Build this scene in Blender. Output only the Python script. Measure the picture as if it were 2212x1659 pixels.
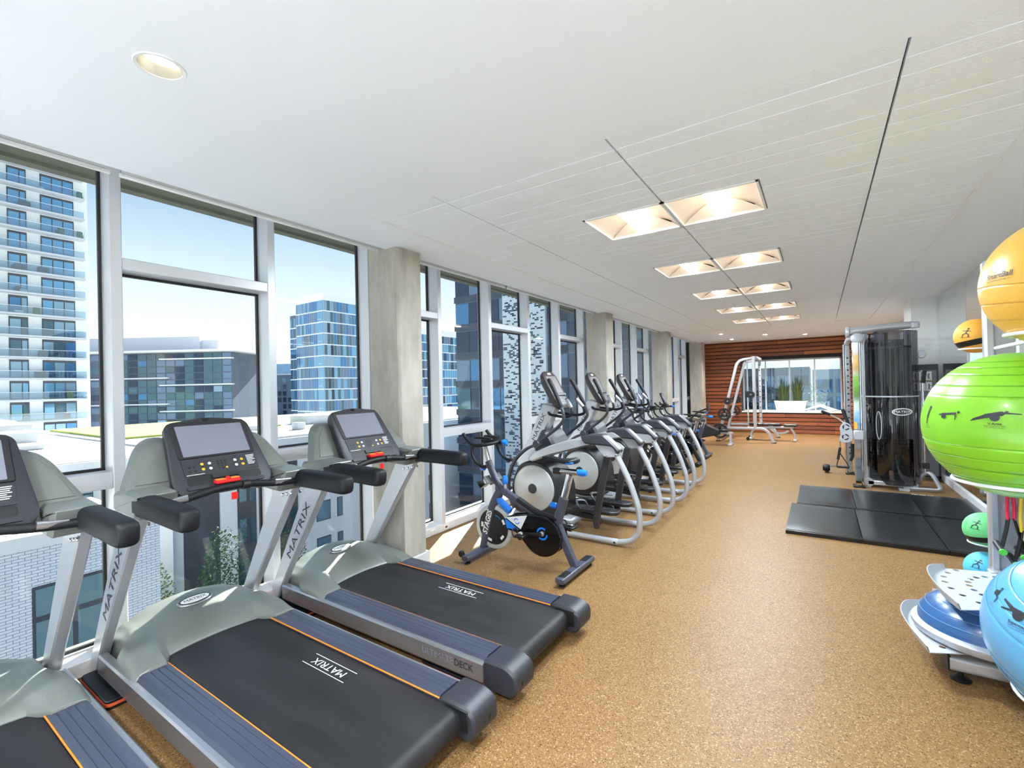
import bpy, bmesh, math, random
from math import pi, sin, cos, radians, sqrt
from mathutils import Vector, Matrix
random.seed(7)
SC = bpy.context.scene
COL = SC.collection
for o in list(bpy.data.objects):
    bpy.data.objects.remove(o)

# ------------------------------------------------------------------ camera
CAM_H = 1.6
cam = bpy.data.cameras.new('camera')
cam_ob = bpy.data.objects.new('camera', cam)
COL.objects.link(cam_ob)
cam.sensor_fit = 'HORIZONTAL'
cam.sensor_width = 36.0
cam.lens = 36.0 * 998.52 / 2212.0
cam.clip_start = 0.02
cam.clip_end = 2000
RW = ((0.8321, -0.0218, -0.5542), (0.5541, -0.0083, 0.8325), (-0.0227, -0.9997, 0.0055))
_r = Vector([RW[i][0] for i in range(3)]).normalized()
_b = -Vector([RW[i][2] for i in range(3)])
_b = (_b - _b.dot(_r) * _r).normalized()
_u = _b.cross(_r)
mw = Matrix.Identity(4)
for i in range(3):
    mw[i][0] = _r[i]; mw[i][1] = _u[i]; mw[i][2] = _b[i]
mw[2][3] = CAM_H
cam_ob.matrix_world = mw
SC.camera = cam_ob

# ------------------------------------------------------------------ world, sun, exposure
world = bpy.data.worlds.new('sky')
SC.world = world
world.use_nodes = True
wn = world.node_tree.nodes; wl = world.node_tree.links
wn.clear()
w_out = wn.new('ShaderNodeOutputWorld'); w_bg = wn.new('ShaderNodeBackground')
w_tc = wn.new('ShaderNodeTexCoord'); w_sep = wn.new('ShaderNodeSeparateXYZ'); w_ramp = wn.new('ShaderNodeValToRGB')
wl.new(w_tc.outputs['Generated'], w_sep.inputs[0])
wl.new(w_sep.outputs['Z'], w_ramp.inputs[0])
wl.new(w_ramp.outputs[0], w_bg.inputs[0])
wl.new(w_bg.outputs[0], w_out.inputs[0])
cr_ = w_ramp.color_ramp
cr_.elements[0].position = 0.0; cr_.elements[0].color = (0.97, 0.99, 1.0, 1)
cr_.elements[1].position = 1.0; cr_.elements[1].color = (0.16, 0.32, 0.62, 1)
e = cr_.elements.new(0.16); e.color = (0.66, 0.74, 0.80, 1)
e = cr_.elements.new(0.33); e.color = (0.34, 0.45, 0.61, 1)
w_bg.inputs[1].default_value = 0.85

sun_d = bpy.data.lights.new('sun', 'SUN')
sun_d.energy = 17.0
sun_d.color = (1.0, 0.95, 0.86)
sun_d.angle = radians(0.53)
sun_ob = bpy.data.objects.new('sun', sun_d)
COL.objects.link(sun_ob)
sun_ob.rotation_euler = Vector((0.69, -1.39, -1.0)).to_track_quat('-Z', 'Y').to_euler()
sun_ob.location = (-20, 40, 30)

SC.view_settings.view_transform = 'Standard'
SC.view_settings.look = 'None'
SC.view_settings.gamma = 1.0
SC.view_settings.use_curve_mapping = False
SC.view_settings.exposure = 0.95
LAMP_ON = 330.0      # radiance of a lit lamp strip
LAMP_DIM = 150.0
ADDED_DOWNLIGHT = 1700.0  # radiance of the extra downlights added out of view
DOWNLIGHT_SMALL = 4200.0

# ------------------------------------------------------------------ helpers
def S(r, g, b):
    f = lambda c: (c / 255.0 / 12.92) if c / 255.0 <= 0.04045 else ((c / 255.0 + 0.055) / 1.055) ** 2.4
    return (f(r), f(g), f(b), 1.0)

MATS = {}
def M(name, col, rough=0.5, metal=0.0, spec=0.5, bump=None, var=None, coat=0.0, emit=None, alpha=None):
    m = bpy.data.materials.new(name); m.use_nodes = True
    nt = m.node_tree; n = nt.nodes; l = nt.links
    b = n['Principled BSDF']
    b.inputs['Base Color'].default_value = col
    b.inputs['Roughness'].default_value = rough
    b.inputs['Metallic'].default_value = metal
    b.inputs['Specular IOR Level'].default_value = spec
    if coat: b.inputs['Coat Weight'].default_value = coat; b.inputs['Coat Roughness'].default_value = 0.08
    if emit:
        b.inputs['Emission Color'].default_value = emit[0]; b.inputs['Emission Strength'].default_value = emit[1]
    tc = n.new('ShaderNodeTexCoord')
    if var:
        nz = n.new('ShaderNodeTexNoise'); nz.inputs['Scale'].default_value = var[0]; nz.inputs['Detail'].default_value = 6
        l.new(tc.outputs['Object'], nz.inputs['Vector'])
        mx = n.new('ShaderNodeMix'); mx.data_type = 'RGBA'
        l.new(nz.outputs['Fac'], mx.inputs['Factor'])
        k = var[1]
        mx.inputs['A'].default_value = tuple(c * (1 - k) for c in col[:3]) + (1,)
        mx.inputs['B'].default_value = tuple(min(1, c * (1 + k)) for c in col[:3]) + (1,)
        l.new(mx.outputs['Result'], b.inputs['Base Color'])
    if bump:
        nz = n.new('ShaderNodeTexNoise'); nz.inputs['Scale'].default_value = bump[0]; nz.inputs['Detail'].default_value = 3
        l.new(tc.outputs['Object'], nz.inputs['Vector'])
        bp = n.new('ShaderNodeBump'); bp.inputs['Strength'].default_value = bump[1]; bp.inputs['Distance'].default_value = 0.01
        l.new(nz.outputs['Fac'], bp.inputs['Height']); l.new(bp.outputs[0], b.inputs['Normal'])
    MATS[name] = m
    return m

def catmull(pts, n=6, closed=False):
    P = [Vector(p) for p in pts]
    if len(P) < 3: return P
    out = []
    N = len(P)
    rng = range(N) if closed else range(N - 1)
    for i in rng:
        p0 = P[(i - 1) % N] if (closed or i > 0) else P[0] * 2 - P[1]
        p1 = P[i]; p2 = P[(i + 1) % N]
        p3 = P[(i + 2) % N] if (closed or i + 2 < N) else P[-1] * 2 - P[-2]
        for k in range(n):
            t = k / n
            out.append(0.5 * ((2 * p1) + (p2 - p0) * t + (2 * p0 - 5 * p1 + 4 * p2 - p3) * t * t + (3 * p1 - p0 - 3 * p2 + p3) * t ** 3))
    if not closed: out.append(P[-1])
    return out

def fillet(pts, r, n=5, closed=False):
    """round the corners of a 2d/3d polyline"""
    P = [Vector(p) for p in pts]; N = len(P); out = []
    for i in range(N):
        if not closed and i in (0, N - 1): out.append(P[i]); continue
        a = P[i - 1] - P[i]; b = P[(i + 1) % N] - P[i]
        rr = min(r, a.length * 0.48, b.length * 0.48)
        if rr < 1e-5: out.append(P[i]); continue
        A = P[i] + a.normalized() * rr; B = P[i] + b.normalized() * rr
        for k in range(n + 1):
            t = k / n
            out.append(A * (1 - t) ** 2 + P[i] * 2 * t * (1 - t) + B * t * t)
    return out

def circ2(r, n, cx=0, cy=0, ph=0):
    return [(cx + r * cos(ph + 2 * pi * k / n), cy + r * sin(ph + 2 * pi * k / n)) for k in range(n)]

def rrect(w, h, r, n=3):
    return [tuple(p) for p in fillet([(-w / 2, -h / 2), (w / 2, -h / 2), (w / 2, h / 2), (-w / 2, h / 2)], r, n, True)]

class MB:
    def __init__(s): s.v = []; s.f = []; s.m = []; s.cur = 0
    def add(s, vs, fs):
        o = len(s.v); s.v += [Vector(v) for v in vs]
        for f in fs: s.f.append([o + i for i in f]); s.m.append(s.cur)
        return s
    def box(s, x0, x1, y0, y1, z0, z1, c=0.0):
        x0, x1 = min(x0, x1), max(x0, x1); y0, y1 = min(y0, y1), max(y0, y1); z0, z1 = min(z0, z1), max(z0, z1)
        if c <= 0:
            vs = [(x, y, z) for x in (x0, x1) for y in (y0, y1) for z in (z0, z1)]
            return s.add(vs, [(0, 1, 3, 2), (4, 6, 7, 5), (0, 4, 5, 1), (2, 3, 7, 6), (0, 2, 6, 4), (1, 5, 7, 3)])
        c = min(c, (x1 - x0) * .45, (y1 - y0) * .45, (z1 - z0) * .45)
        vs = []; idx = {}
        for i in (0, 1):
            for j in (0, 1):
                for k in (0, 1):
                    X = (x0, x1)[i]; Y = (y0, y1)[j]; Z = (z0, z1)[k]
                    dx = c if i == 0 else -c; dy = c if j == 0 else -c; dz = c if k == 0 else -c
                    idx[i, j, k, 0] = len(vs); vs.append((X, Y + dy, Z + dz))
                    idx[i, j, k, 1] = len(vs); vs.append((X + dx, Y, Z + dz))
                    idx[i, j, k, 2] = len(vs); vs.append((X + dx, Y + dy, Z))
        fs = []
        for i in (0, 1):
            q = [idx[i, 0, 0, 0], idx[i, 1, 0, 0], idx[i, 1, 1, 0], idx[i, 0, 1, 0]]; fs.append(q if i else q[::-1])
            q = [idx[0, i, 0, 1], idx[1, i, 0, 1], idx[1, i, 1, 1], idx[0, i, 1, 1]]; fs.append(q[::-1] if i else q)
            q = [idx[0, 0, i, 2], idx[1, 0, i, 2], idx[1, 1, i, 2], idx[0, 1, i, 2]]; fs.append(q if i else q[::-1])
        for a in (0, 1):
            for b in (0, 1):
                fs.append([idx[0, a, b, 1], idx[1, a, b, 1], idx[1, a, b, 2], idx[0, a, b, 2]])
                fs.append([idx[a, 0, b, 0], idx[a, 1, b, 0], idx[a, 1, b, 2], idx[a, 0, b, 2]])
                fs.append([idx[a, b, 0, 0], idx[a, b, 1, 0], idx[a, b, 1, 1], idx[a, b, 0, 1]])
        for i in (0, 1):
            for j in (0, 1):
                for k in (0, 1): fs.append([idx[i, j, k, t] for t in range(3)])
        return s.add(vs, fs)
    def loft(s, rings, cap=True, closed=True):
        n = len(rings[0]); vs = [p for r in rings for p in r]; fs = []
        for i in range(len(rings) - 1):
            for j in range(n if closed else n - 1):
                k = (j + 1) % n
                fs.append((i * n + j, i * n + k, (i + 1) * n + k, (i + 1) * n + j))
        if cap and closed:
            fs.append(tuple(range(n))[::-1]); fs.append(tuple(range((len(rings) - 1) * n, len(rings) * n)))
        return s.add(vs, fs)
    def prism(s, poly, ax, a0, a1, ch=0.0):
        """extrude a 2d polygon along axis 'x' (poly in yz), 'y' (poly in xz) or 'z' (poly in xy); ch chamfers the ends"""
        def mk(p, a):
            return {'x': (a, p[0], p[1]), 'y': (p[0], a, p[1]), 'z': (p[0], p[1], a)}[ax]
        if ch <= 0: return s.loft([[mk(p, a0) for p in poly], [mk(p, a1) for p in poly]])
        cx = sum(p[0] for p in poly) / len(poly); cy = sum(p[1] for p in poly) / len(poly)
        N = len(poly); ins = []
        P = [Vector((p[0], p[1])) for p in poly]
        area = sum(P[i].x * P[(i + 1) % N].y - P[(i + 1) % N].x * P[i].y for i in range(N))
        sg = 1 if area > 0 else -1
        for i in range(N):
            e1 = (P[i] - P[i - 1]); e2 = (P[(i + 1) % N] - P[i])
            n1 = Vector((-e1.y, e1.x)).normalized() * sg if e1.length > 1e-9 else Vector((0, 0))
            n2 = Vector((-e2.y, e2.x)).normalized() * sg if e2.length > 1e-9 else Vector((0, 0))
            d = (n1 + n2); d = d.normalized() if d.length > 1e-6 else n1
            ins.append(P[i] + d * ch)
        sd = 1 if a1 > a0 else -1
        return s.loft([[mk(p, a0) for p in ins], [mk(p, a0 + sd * ch) for p in poly], [mk(p, a1 - sd * ch) for p in poly], [mk(p, a1) for p in ins]])
    def sweep(s, path, sec, up=(0, 0, 1), cap=True, closed=False, scale=None):
        P = [Vector(p) for p in path]; N = len(P); rings = []
        up = Vector(up); prev = None
        for i in range(N):
            if closed: t = P[(i + 1) % N] - P[i - 1]
            else: t = P[min(i + 1, N - 1)] - P[max(i - 1, 0)]
            t = t.normalized() if t.length > 1e-9 else Vector((1, 0, 0))
            if prev is None:
                sd = t.cross(up)
                if sd.length < 1e-3: sd = t.cross(Vector((1, 0, 0.01)))
                sd.normalize()
            else:
                sd = prev - prev.dot(t) * t; sd.normalize()
            prev = sd; u2 = sd.cross(t)
            k = scale[i] if scale else 1.0
            rings.append([P[i] + sd * (q[0] * k) + u2 * (q[1] * k) for q in sec])
        if closed: rings.append(rings[0])
        return s.loft(rings, cap and not closed)
    def tube(s, path, r, n=10, cap=True, closed=False):
        if isinstance(r, (list, tuple)):
            return s.sweep(path, circ2(1.0, n), cap=cap, closed=closed, scale=list(r))
        return s.sweep(path, circ2(r, n), cap=cap, closed=closed)
    def lathe(s, prof, n=24, c=(0, 0, 0), ax='z', loop=False, cap=True):
        rings = []
        if loop: prof = list(prof) + [prof[0]]; cap = False
        for k in range(n):
            a = 2 * pi * k / n; rg = []
            for (r, h) in prof:
                x = r * cos(a); y = r * sin(a)
                p = {'z': (x, y, h), 'y': (x, h, y), 'x': (h, x, y)}[ax]
                rg.append((p[0] + c[0], p[1] + c[1], p[2] + c[2]))
            rings.append(rg)
        m = len(prof); vs = [p for r in rings for p in r]; fs = []
        for i in range(n):
            j = (i + 1) % n
            for k in range(m - 1): fs.append((i * m + k, j * m + k, j * m + k + 1, i * m + k + 1))
        if cap and prof[0][0] > 1e-6: fs.append(tuple(i * m for i in range(n))[::-1])
        if cap and prof[-1][0] > 1e-6: fs.append(tuple(i * m + m - 1 for i in range(n)))
        return s.add(vs, fs)
    def cyl(s, c, r, h0, h1, ax='z', n=20, ch=0.0):
        pr = [(r - ch, h0), (r, h0 + ch), (r, h1 - ch), (r - ch, h1)] if ch else [(r, h0), (r, h1)]
        return s.lathe(pr, n, c, ax)
    def ball(s, c, r, nu=16, nv=10, sc=(1, 1, 1)):
        pr = [(sin(pi * k / nv), -cos(pi * k / nv)) for k in range(nv + 1)]
        o = len(s.v); s.lathe(pr, nu)
        for i in range(o, len(s.v)):
            v = s.v[i]; s.v[i] = Vector((c[0] + v.x * r * sc[0], c[1] + v.y * r * sc[1], c[2] + v.z * r * sc[2]))
        return s
    def xf(s, mat, start=0):
        for i in range(start, len(s.v)): s.v[i] = mat @ s.v[i]
        return s
    def mirror_y(s):
        r = MB(); r.v = [Vector((v.x, -v.y, v.z)) for v in s.v]; r.f = [list(f)[::-1] for f in s.f]; r.m = list(s.m); return r
    def mesh(s, name, mats, smooth=38):
        me = bpy.data.meshes.new(name)
        me.from_pydata([tuple(v) for v in s.v], [], s.f)
        if not isinstance(mats, (list, tuple)): mats = [mats]
        for m in mats: me.materials.append(MATS[m] if isinstance(m, str) else m)
        if len(mats) > 1: me.polygons.foreach_set('material_index', s.m)
        bm = bmesh.new(); bm.from_mesh(me)
        bmesh.ops.remove_doubles(bm, verts=bm.verts, dist=1e-6)
        bmesh.ops.recalc_face_normals(bm, faces=bm.faces)
        bm.to_mesh(me); bm.free()
        if smooth:
            me.polygons.foreach_set('use_smooth', [True] * len(me.polygons))
            me.set_sharp_from_angle(angle=radians(smooth))
        me.update()
        return me

def obj(name, me, parent=None, loc=None, rot=None):
    o = bpy.data.objects.new(name, me); COL.objects.link(o)
    if parent is not None: o.parent = parent
    if loc is not None: o.location = loc
    if rot is not None: o.rotation_euler = rot
    return o
def part(name, mb, mat, parent, smooth=38, label=None):
    o = obj(name, mb.mesh(name, mat, smooth) if isinstance(mb, MB) else mb, parent)
    if label: o['label'] = label
    return o
def thing(name, label, cat, loc=(0, 0, 0), rotz=0.0, group=None):
    o = bpy.data.objects.new(name, None); COL.objects.link(o); o.empty_display_size = 0.1
    o.location = loc; o.rotation_euler = (0, 0, rotz); o['label'] = label; o['category'] = cat
    if group: o['group'] = group
    return o
def tag(o, label, cat, group=None):
    o['label'] = label; o['category'] = cat
    if group: o['group'] = group
    return o
def struct(name, mb, mat, label=None, smooth=38):
    o = obj(name, mb.mesh(name, mat, smooth)); o['kind'] = 'structure'
    if label: o['label'] = label
    return o
def struct_empty(name, loc=(0, 0, 0), label=None):
    o = bpy.data.objects.new(name, None); COL.objects.link(o); o.location = loc; o['kind'] = 'structure'
    if label: o['label'] = label
    return o
def dup(root, loc, rotz=0.0, label=None, group=None, skip=()):
    r = root.copy(); COL.objects.link(r); r.location = loc; r.rotation_euler = (0, 0, rotz)
    if label: r['label'] = label
    if group: r['group'] = group
    for ch in list(root.children):
        if ch.name.split('.')[0] in skip: continue
        c = ch.copy(); COL.objects.link(c); c.parent = r
        for g in list(ch.children):
            d = g.copy(); COL.objects.link(d); d.parent = c
    return r

# lettering: all strings are turned to meshes once, before the scene fills up
def _make_text(s, bold):
    cu = bpy.data.curves.new('t', 'FONT'); cu.body = s; cu.size = 1.0; cu.align_x = 'CENTER'; cu.align_y = 'CENTER'
    cu.resolution_u = 3
    cu.offset = bold
    o = bpy.data.objects.new('t', cu); COL.objects.link(o)
    dg = bpy.context.evaluated_depsgraph_get()
    me = bpy.data.meshes.new_from_object(o.evaluated_get(dg))
    vs = [v.co.copy() for v in me.vertices]; fs = [tuple(p.vertices) for p in me.polygons]
    bpy.data.objects.remove(o); bpy.data.meshes.remove(me); bpy.data.curves.remove(cu)
    return vs, fs
TXT = {}
for s_, b_ in (('MATRIX', 0.0), ('STAGES', 0.03), ('ULTIMATE', -0.005), ('DECK', 0.012), ('SmartBall', 0.012), ('V-Arms', 0.02),
               ('Superman', 0.02), ('www.PrismFitnessGroup.com', 0.0), ('MATR', 0.02), ('Raise Thumbs Into Sides', 0.0), ('1-2 sets of 10-15 reps', 0.0),
               ('Hold 10-15 seconds', 0.0), ('1-2 sets of 5-8 reps', 0.0), ('Squat', 0.0), ('Back', 0.0)):
    TXT[s_] = _make_text(s_, b_)
def put_text(mb, s, org, right, up, size, shear=0.0, spread=1.0):
    vs, fs = TXT[s]; org = Vector(org); right = Vector(right).normalized(); up = Vector(up).normalized()
    mb.add([org + right * ((v.x * spread + shear * v.y) * size) + up * (v.y * size) for v in vs], fs)
    return mb
def sphere_map(c, R, d, up):
    c = Vector(c); d = Vector(d).normalized(); up = Vector(up); rt = up.cross(d).normalized(); up = d.cross(rt).normalized()
    def f(x, y):
        return c + (d + rt * (x / R) + up * (y / R)).normalized() * (R + 0.0025)
    return f
def caps(mb, fn, segs):
    """filled capsule strokes drawn through the map fn(x, y)"""
    for (x0, y0, x1, y1, w0, w1) in segs:
        a = math.atan2(y1 - y0, x1 - x0); pts = []
        for k in range(7): t = a + pi / 2 + pi * k / 6; pts.append((x0 + w0 * cos(t), y0 + w0 * sin(t)))
        for k in range(7): t = a - pi / 2 + pi * k / 6; pts.append((x1 + w1 * cos(t), y1 + w1 * sin(t)))
        n = len(pts); cx = (x0 + x1) / 2; cy = (y0 + y1) / 2
        mb.add([fn(cx, cy)] + [fn(*p) for p in pts], [(0, 1 + i, 1 + (i + 1) % n) for i in range(n)])
def map_text(mb, fn, s, x, y, size, shear=0.0):
    vs, fs = TXT[s]
    mb.add([fn(x + (v.x + shear * v.y) * size, y + v.y * size) for v in vs], fs)

def plate_with_holes(outer, holes, z0, z1):
    """flat plate with real round holes; returns a bmesh-built mesh builder"""
    bm = bmesh.new(); loops = []
    for lp in [outer] + holes:
        vs = [bm.verts.new((p[0], p[1], z1)) for p in lp]
        for i in range(len(vs)): bm.edges.new((vs[i], vs[(i + 1) % len(vs)]))
    bmesh.ops.triangle_fill(bm, use_beauty=True, use_dissolve=False, edges=bm.edges[:])
    mb = MB(); bm.verts.index_update(); idx = {v: i for i, v in enumerate(bm.verts)}
    V = [v.co.copy() for v in bm.verts]; F = [[idx[v] for v in f.verts] for f in bm.faces]
    mb.add(V, F); mb.add([Vector((v.x, v.y, z0)) for v in V], [f[::-1] for f in F])
    for lp in [outer] + holes:
        mb.loft([[(p[0], p[1], z0) for p in lp], [(p[0], p[1], z1) for p in lp]], False, True)
    bm.free()
    return mb

# ------------------------------------------------------------------ materials
M('plaster', S(238, 243, 250), 0.85)
M('bounce_floor', S(236, 236, 234), 0.4)  # pale on purpose, for the added floor that bounces light upward
M('wall_paint', S(232, 232, 230), 0.7)
M('acoustic', S(238, 243, 251), 0.95, bump=(90, 0.35), var=(120, 0.05))
M('dark_void', S(40, 40, 40), 0.9)
M('alu', S(214, 215, 220), 0.32, 0.25)
M('gasket', S(22, 22, 24), 0.5)
M('curb', S(222, 221, 224), 0.35)
M('shade', S(235, 235, 235), 0.6)
M('black', S(16, 16, 18), 0.45)
M('black_gloss', S(14, 14, 16), 0.15)
M('charcoal', S(44, 45, 52), 0.42, 0.0, 0.4, bump=(300, 0.08))
M('charcoal_dark', S(28, 28, 32), 0.4)
M('rubber', S(15, 17, 23), 0.5, 0.0, 0.35, bump=(400, 0.12))
M('shroud', S(112, 116, 112), 0.34, 0.1)
M('silver', S(190, 192, 198), 0.28, 0.45)
M('silver_side', S(168, 168, 172), 0.24, 0.75)
M('silver_matte', S(182, 184, 192), 0.4, 0.3)
M('chrome', S(225, 225, 228), 0.08, 1.0)
M('rail', S(56, 60, 76), 0.3)
M('orange', S(225, 130, 40), 0.5)
M('orange_pad', S(225, 95, 60), 0.6)
M('red', S(225, 30, 35), 0.35)
M('white', S(238, 238, 240), 0.45)
M('off_white', S(225, 225, 222), 0.5)
M('print_dark', S(45, 45, 52), 0.5)
M('print_white', S(240, 240, 240), 0.5)
M('print_red', S(190, 40, 45), 0.5)
M('yellow_button', S(235, 175, 30), 0.4)
M('white_button', S(225, 228, 235), 0.4)
M('screen', S(122, 124, 137), 0.25)
M('screen_small', S(120, 112, 112), 0.22)
M('bike_frame', S(74, 76, 92), 0.35, 0.2)
M('bike_blue', S(20, 120, 225), 0.3)
M('disc', S(196, 197, 196), 0.35, 0.2)
M('elliptical_dark', S(52, 52, 60), 0.4)
M('elliptical_link', S(46, 43, 45), 0.42)
M('brown_console', S(50, 42, 43), 0.4)
M('iron', S(30, 30, 30), 0.55)
M('vinyl', S(22, 22, 25), 0.28, bump=(25, 0.12))
M('tray', S(200, 204, 210), 0.35, 0.15)
M('yellow_ball', S(232, 180, 78), 0.3, coat=0.25)
M('green_ball', S(128, 192, 40), 0.3, coat=0.25)
M('blue_ball', S(92, 164, 212), 0.28, coat=0.3)
M('bosu', S(48, 92, 145), 0.25, coat=0.4)
M('mint', S(110, 205, 130), 0.55)
M('sky_ball', S(90, 190, 225), 0.55)
M('amber', S(235, 165, 60), 0.55)
M('tube_red', S(225, 35, 80), 0.4)
M('tube_yellow', S(235, 200, 60), 0.4)
M('lime', S(90, 210, 70), 0.4)
M('leaf', S(62, 84, 40), 0.4, var=(18, 0.5))
M('leaf_edge', S(150, 150, 84), 0.5)
M('soil', S(60, 45, 35), 0.9)
M('yellow_sticker', S(230, 175, 50), 0.5)
M('poster_grey', S(120, 120, 128), 0.5)
M('poster_dark', S(52, 54, 60), 0.4)
# outdoors
M('ext_white', S(214, 215, 219), 0.8)
M('ext_roof', S(190, 190, 192), 0.85, var=(0.3, 0.06))
M('ext_grey', S(185, 188, 196), 0.7)
M('ext_panel', S(226, 226, 226), 0.75)
M('ext_dark', S(60, 64, 74), 0.6)
M('ext_slate', S(75, 88, 108), 0.5)
M('ext_soffit', S(128, 126, 110), 0.85, var=(2.0, 0.15), bump=(6, 0.15))
M('asphalt', S(150, 150, 150), 0.9, var=(0.4, 0.15))
M('lawn', S(150, 165, 80), 0.9, var=(0.8, 0.2))
M('foliage', S(74, 96, 48), 0.7, var=(1.5, 0.4))
M('foliage2', S(50, 78, 48), 0.7, var=(1.5, 0.4))
M('bark', S(70, 55, 42), 0.9)
M('pane_blue', S(70, 120, 165), 0.06, 0.55)
M('pane_sky', S(110, 160, 195), 0.06, 0.6)
M('pane_teal', S(72, 102, 116), 0.08, 0.5)
M('pane_dark', S(46, 62, 84), 0.08, 0.5)
M('pane_grey', S(100, 122, 150), 0.12, 0.4)
M('pane_light', S(128, 160, 182), 0.1, 0.5)
M('mosaic', S(196, 208, 216), 0.3, 0.2)
M('mosaic_dark', S(40, 66, 90), 0.3)

def nodes_of(name):
    m = bpy.data.materials.new(name); m.use_nodes = True; MATS[name] = m
    n = m.node_tree.nodes; return m, n, m.node_tree.links, n['Principled BSDF']

def make_glass(name, tint, refl):
    m, n, l, b = nodes_of(name)
    n.remove(b)
    out = n['Material Output']
    tr = n.new('ShaderNodeBsdfTransparent'); tr.inputs[0].default_value = tint
    gl = n.new('ShaderNodeBsdfGlossy'); gl.inputs['Roughness'].default_value = 0.0; gl.inputs['Color'].default_value = (1, 1, 1, 1)
    lw = n.new('ShaderNodeLayerWeight'); lw.inputs['Blend'].default_value = 0.5
    pw = n.new('ShaderNodeMath'); pw.operation = 'POWER'; pw.inputs[1].default_value = 4.0
    ml = n.new('ShaderNodeMath'); ml.operation = 'MULTIPLY_ADD'; ml.inputs[1].default_value = 0.5; ml.inputs[2].default_value = refl
    l.new(lw.outputs['Facing'], pw.inputs[0]); l.new(pw.outputs[0], ml.inputs[0])
    mx = n.new('ShaderNodeMixShader')
    l.new(ml.outputs[0], mx.inputs[0]); l.new(tr.outputs[0], mx.inputs[1]); l.new(gl.outputs[0], mx.inputs[2])
    l.new(mx.outputs[0], out.inputs[0])
make_glass('glass', (0.93, 0.97, 0.96, 1), 0.02)
make_glass('glass_far', (0.80, 0.93, 0.95, 1), 0.10)
make_glass('smoke', (0.46, 0.44, 0.46, 1), 0.05)
make_glass('rail_glass', (0.72, 0.84, 0.90, 1), 0.10)

m, n, l, b = nodes_of('mirror')
b.inputs['Base Color'].default_value = (0.86, 0.89, 0.88, 1); b.inputs['Metallic'].default_value = 1; b.inputs['Roughness'].default_value = 0.02

m, n, l, b = nodes_of('floor_cork')
tc = n.new('ShaderNodeTexCoord'); vo = n.new('ShaderNodeTexVoronoi'); vo.inputs['Scale'].default_value = 210
l.new(tc.outputs['Object'], vo.inputs['Vector'])
sp = n.new('ShaderNodeSeparateColor'); l.new(vo.outputs['Color'], sp.inputs[0])
rp = n.new('ShaderNodeValToRGB'); rp.color_ramp.interpolation = 'LINEAR'
els = rp.color_ramp.elements
els[0].position = 0.0; els[0].color = S(72, 50, 30)
els[1].position = 1.0; els[1].color = S(172, 150, 118)
for ps, c in ((0.07, S(86, 60, 36)), (0.10, S(122, 91, 54)), (0.5, S(129, 97, 59)), (0.88, S(136, 104, 66)), (0.92, S(154, 127, 94))):
    e = els.new(ps); e.color = c
l.new(sp.outputs[0], rp.inputs[0])
nz = n.new('ShaderNodeTexNoise'); nz.inputs['Scale'].default_value = 1.1; nz.inputs['Detail'].default_value = 5
l.new(tc.outputs['Object'], nz.inputs['Vector'])
mx = n.new('ShaderNodeMix'); mx.data_type = 'RGBA'; mx.blend_type = 'MULTIPLY'; mx.inputs['Factor'].default_value = 1.0
r2 = n.new('ShaderNodeValToRGB'); r2.color_ramp.elements[0].color = (0.86, 0.84, 0.82, 1); r2.color_ramp.elements[1].color = (1.06, 1.05, 1.05, 1)
l.new(nz.outputs['Fac'], r2.inputs[0]); l.new(rp.outputs[0], mx.inputs['A']); l.new(r2.outputs[0], mx.inputs['B'])
l.new(mx.outputs['Result'], b.inputs['Base Color'])
b.inputs['Roughness'].default_value = 0.42; b.inputs['Specular IOR Level'].default_value = 0.16
bp = n.new('ShaderNodeBump'); bp.inputs['Strength'].default_value = 0.06; bp.inputs['Distance'].default_value = 0.003
l.new(sp.outputs[1], bp.inputs['Height']); l.new(bp.outputs[0], b.inputs['Normal'])

m, n, l, b = nodes_of('concrete')
tc = n.new('ShaderNodeTexCoord')
n1 = n.new('ShaderNodeTexNoise'); n1.inputs['Scale'].default_value = 3.0; n1.inputs['Detail'].default_value = 10; n1.inputs['Roughness'].default_value = 0.65
mpn = n.new('ShaderNodeMapping'); mpn.inputs['Scale'].default_value = (1.6, 1.6, 0.5)
l.new(tc.outputs['Object'], mpn.inputs[0]); l.new(mpn.outputs[0], n1.inputs['Vector'])
rp = n.new('ShaderNodeValToRGB'); rp.color_ramp.elements[0].position = 0.3; rp.color_ramp.elements[0].color = S(150, 144, 132)
rp.color_ramp.elements[1].position = 0.7; rp.color_ramp.elements[1].color = S(192, 186, 176)
l.new(n1.outputs['Fac'], rp.inputs[0])
vo = n.new('ShaderNodeTexVoronoi'); vo.inputs['Scale'].default_value = 26
l.new(tc.outputs['Object'], vo.inputs['Vector'])
r3 = n.new('ShaderNodeValToRGB'); r3.color_ramp.elements[0].position = 0.03; r3.color_ramp.elements[0].color = (0.62, 0.6, 0.56, 1)
r3.color_ramp.elements[1].position = 0.11; r3.color_ramp.elements[1].color = (1, 1, 1, 1)
l.new(vo.outputs['Distance'], r3.inputs[0])
mx = n.new('ShaderNodeMix'); mx.data_type = 'RGBA'; mx.blend_type = 'MULTIPLY'; mx.inputs['Factor'].default_value = 0.6
l.new(rp.outputs[0], mx.inputs['A']); l.new(r3.outputs[0], mx.inputs['B']); l.new(mx.outputs['Result'], b.inputs['Base Color'])
b.inputs['Roughness'].default_value = 0.8
bp = n.new('ShaderNodeBump'); bp.inputs['Strength'].default_value = 0.2; bp.inputs['Distance'].default_value = 0.01
l.new(n1.outputs['Fac'], bp.inputs['Height']); l.new(bp.outputs[0], b.inputs['Normal'])

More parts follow.
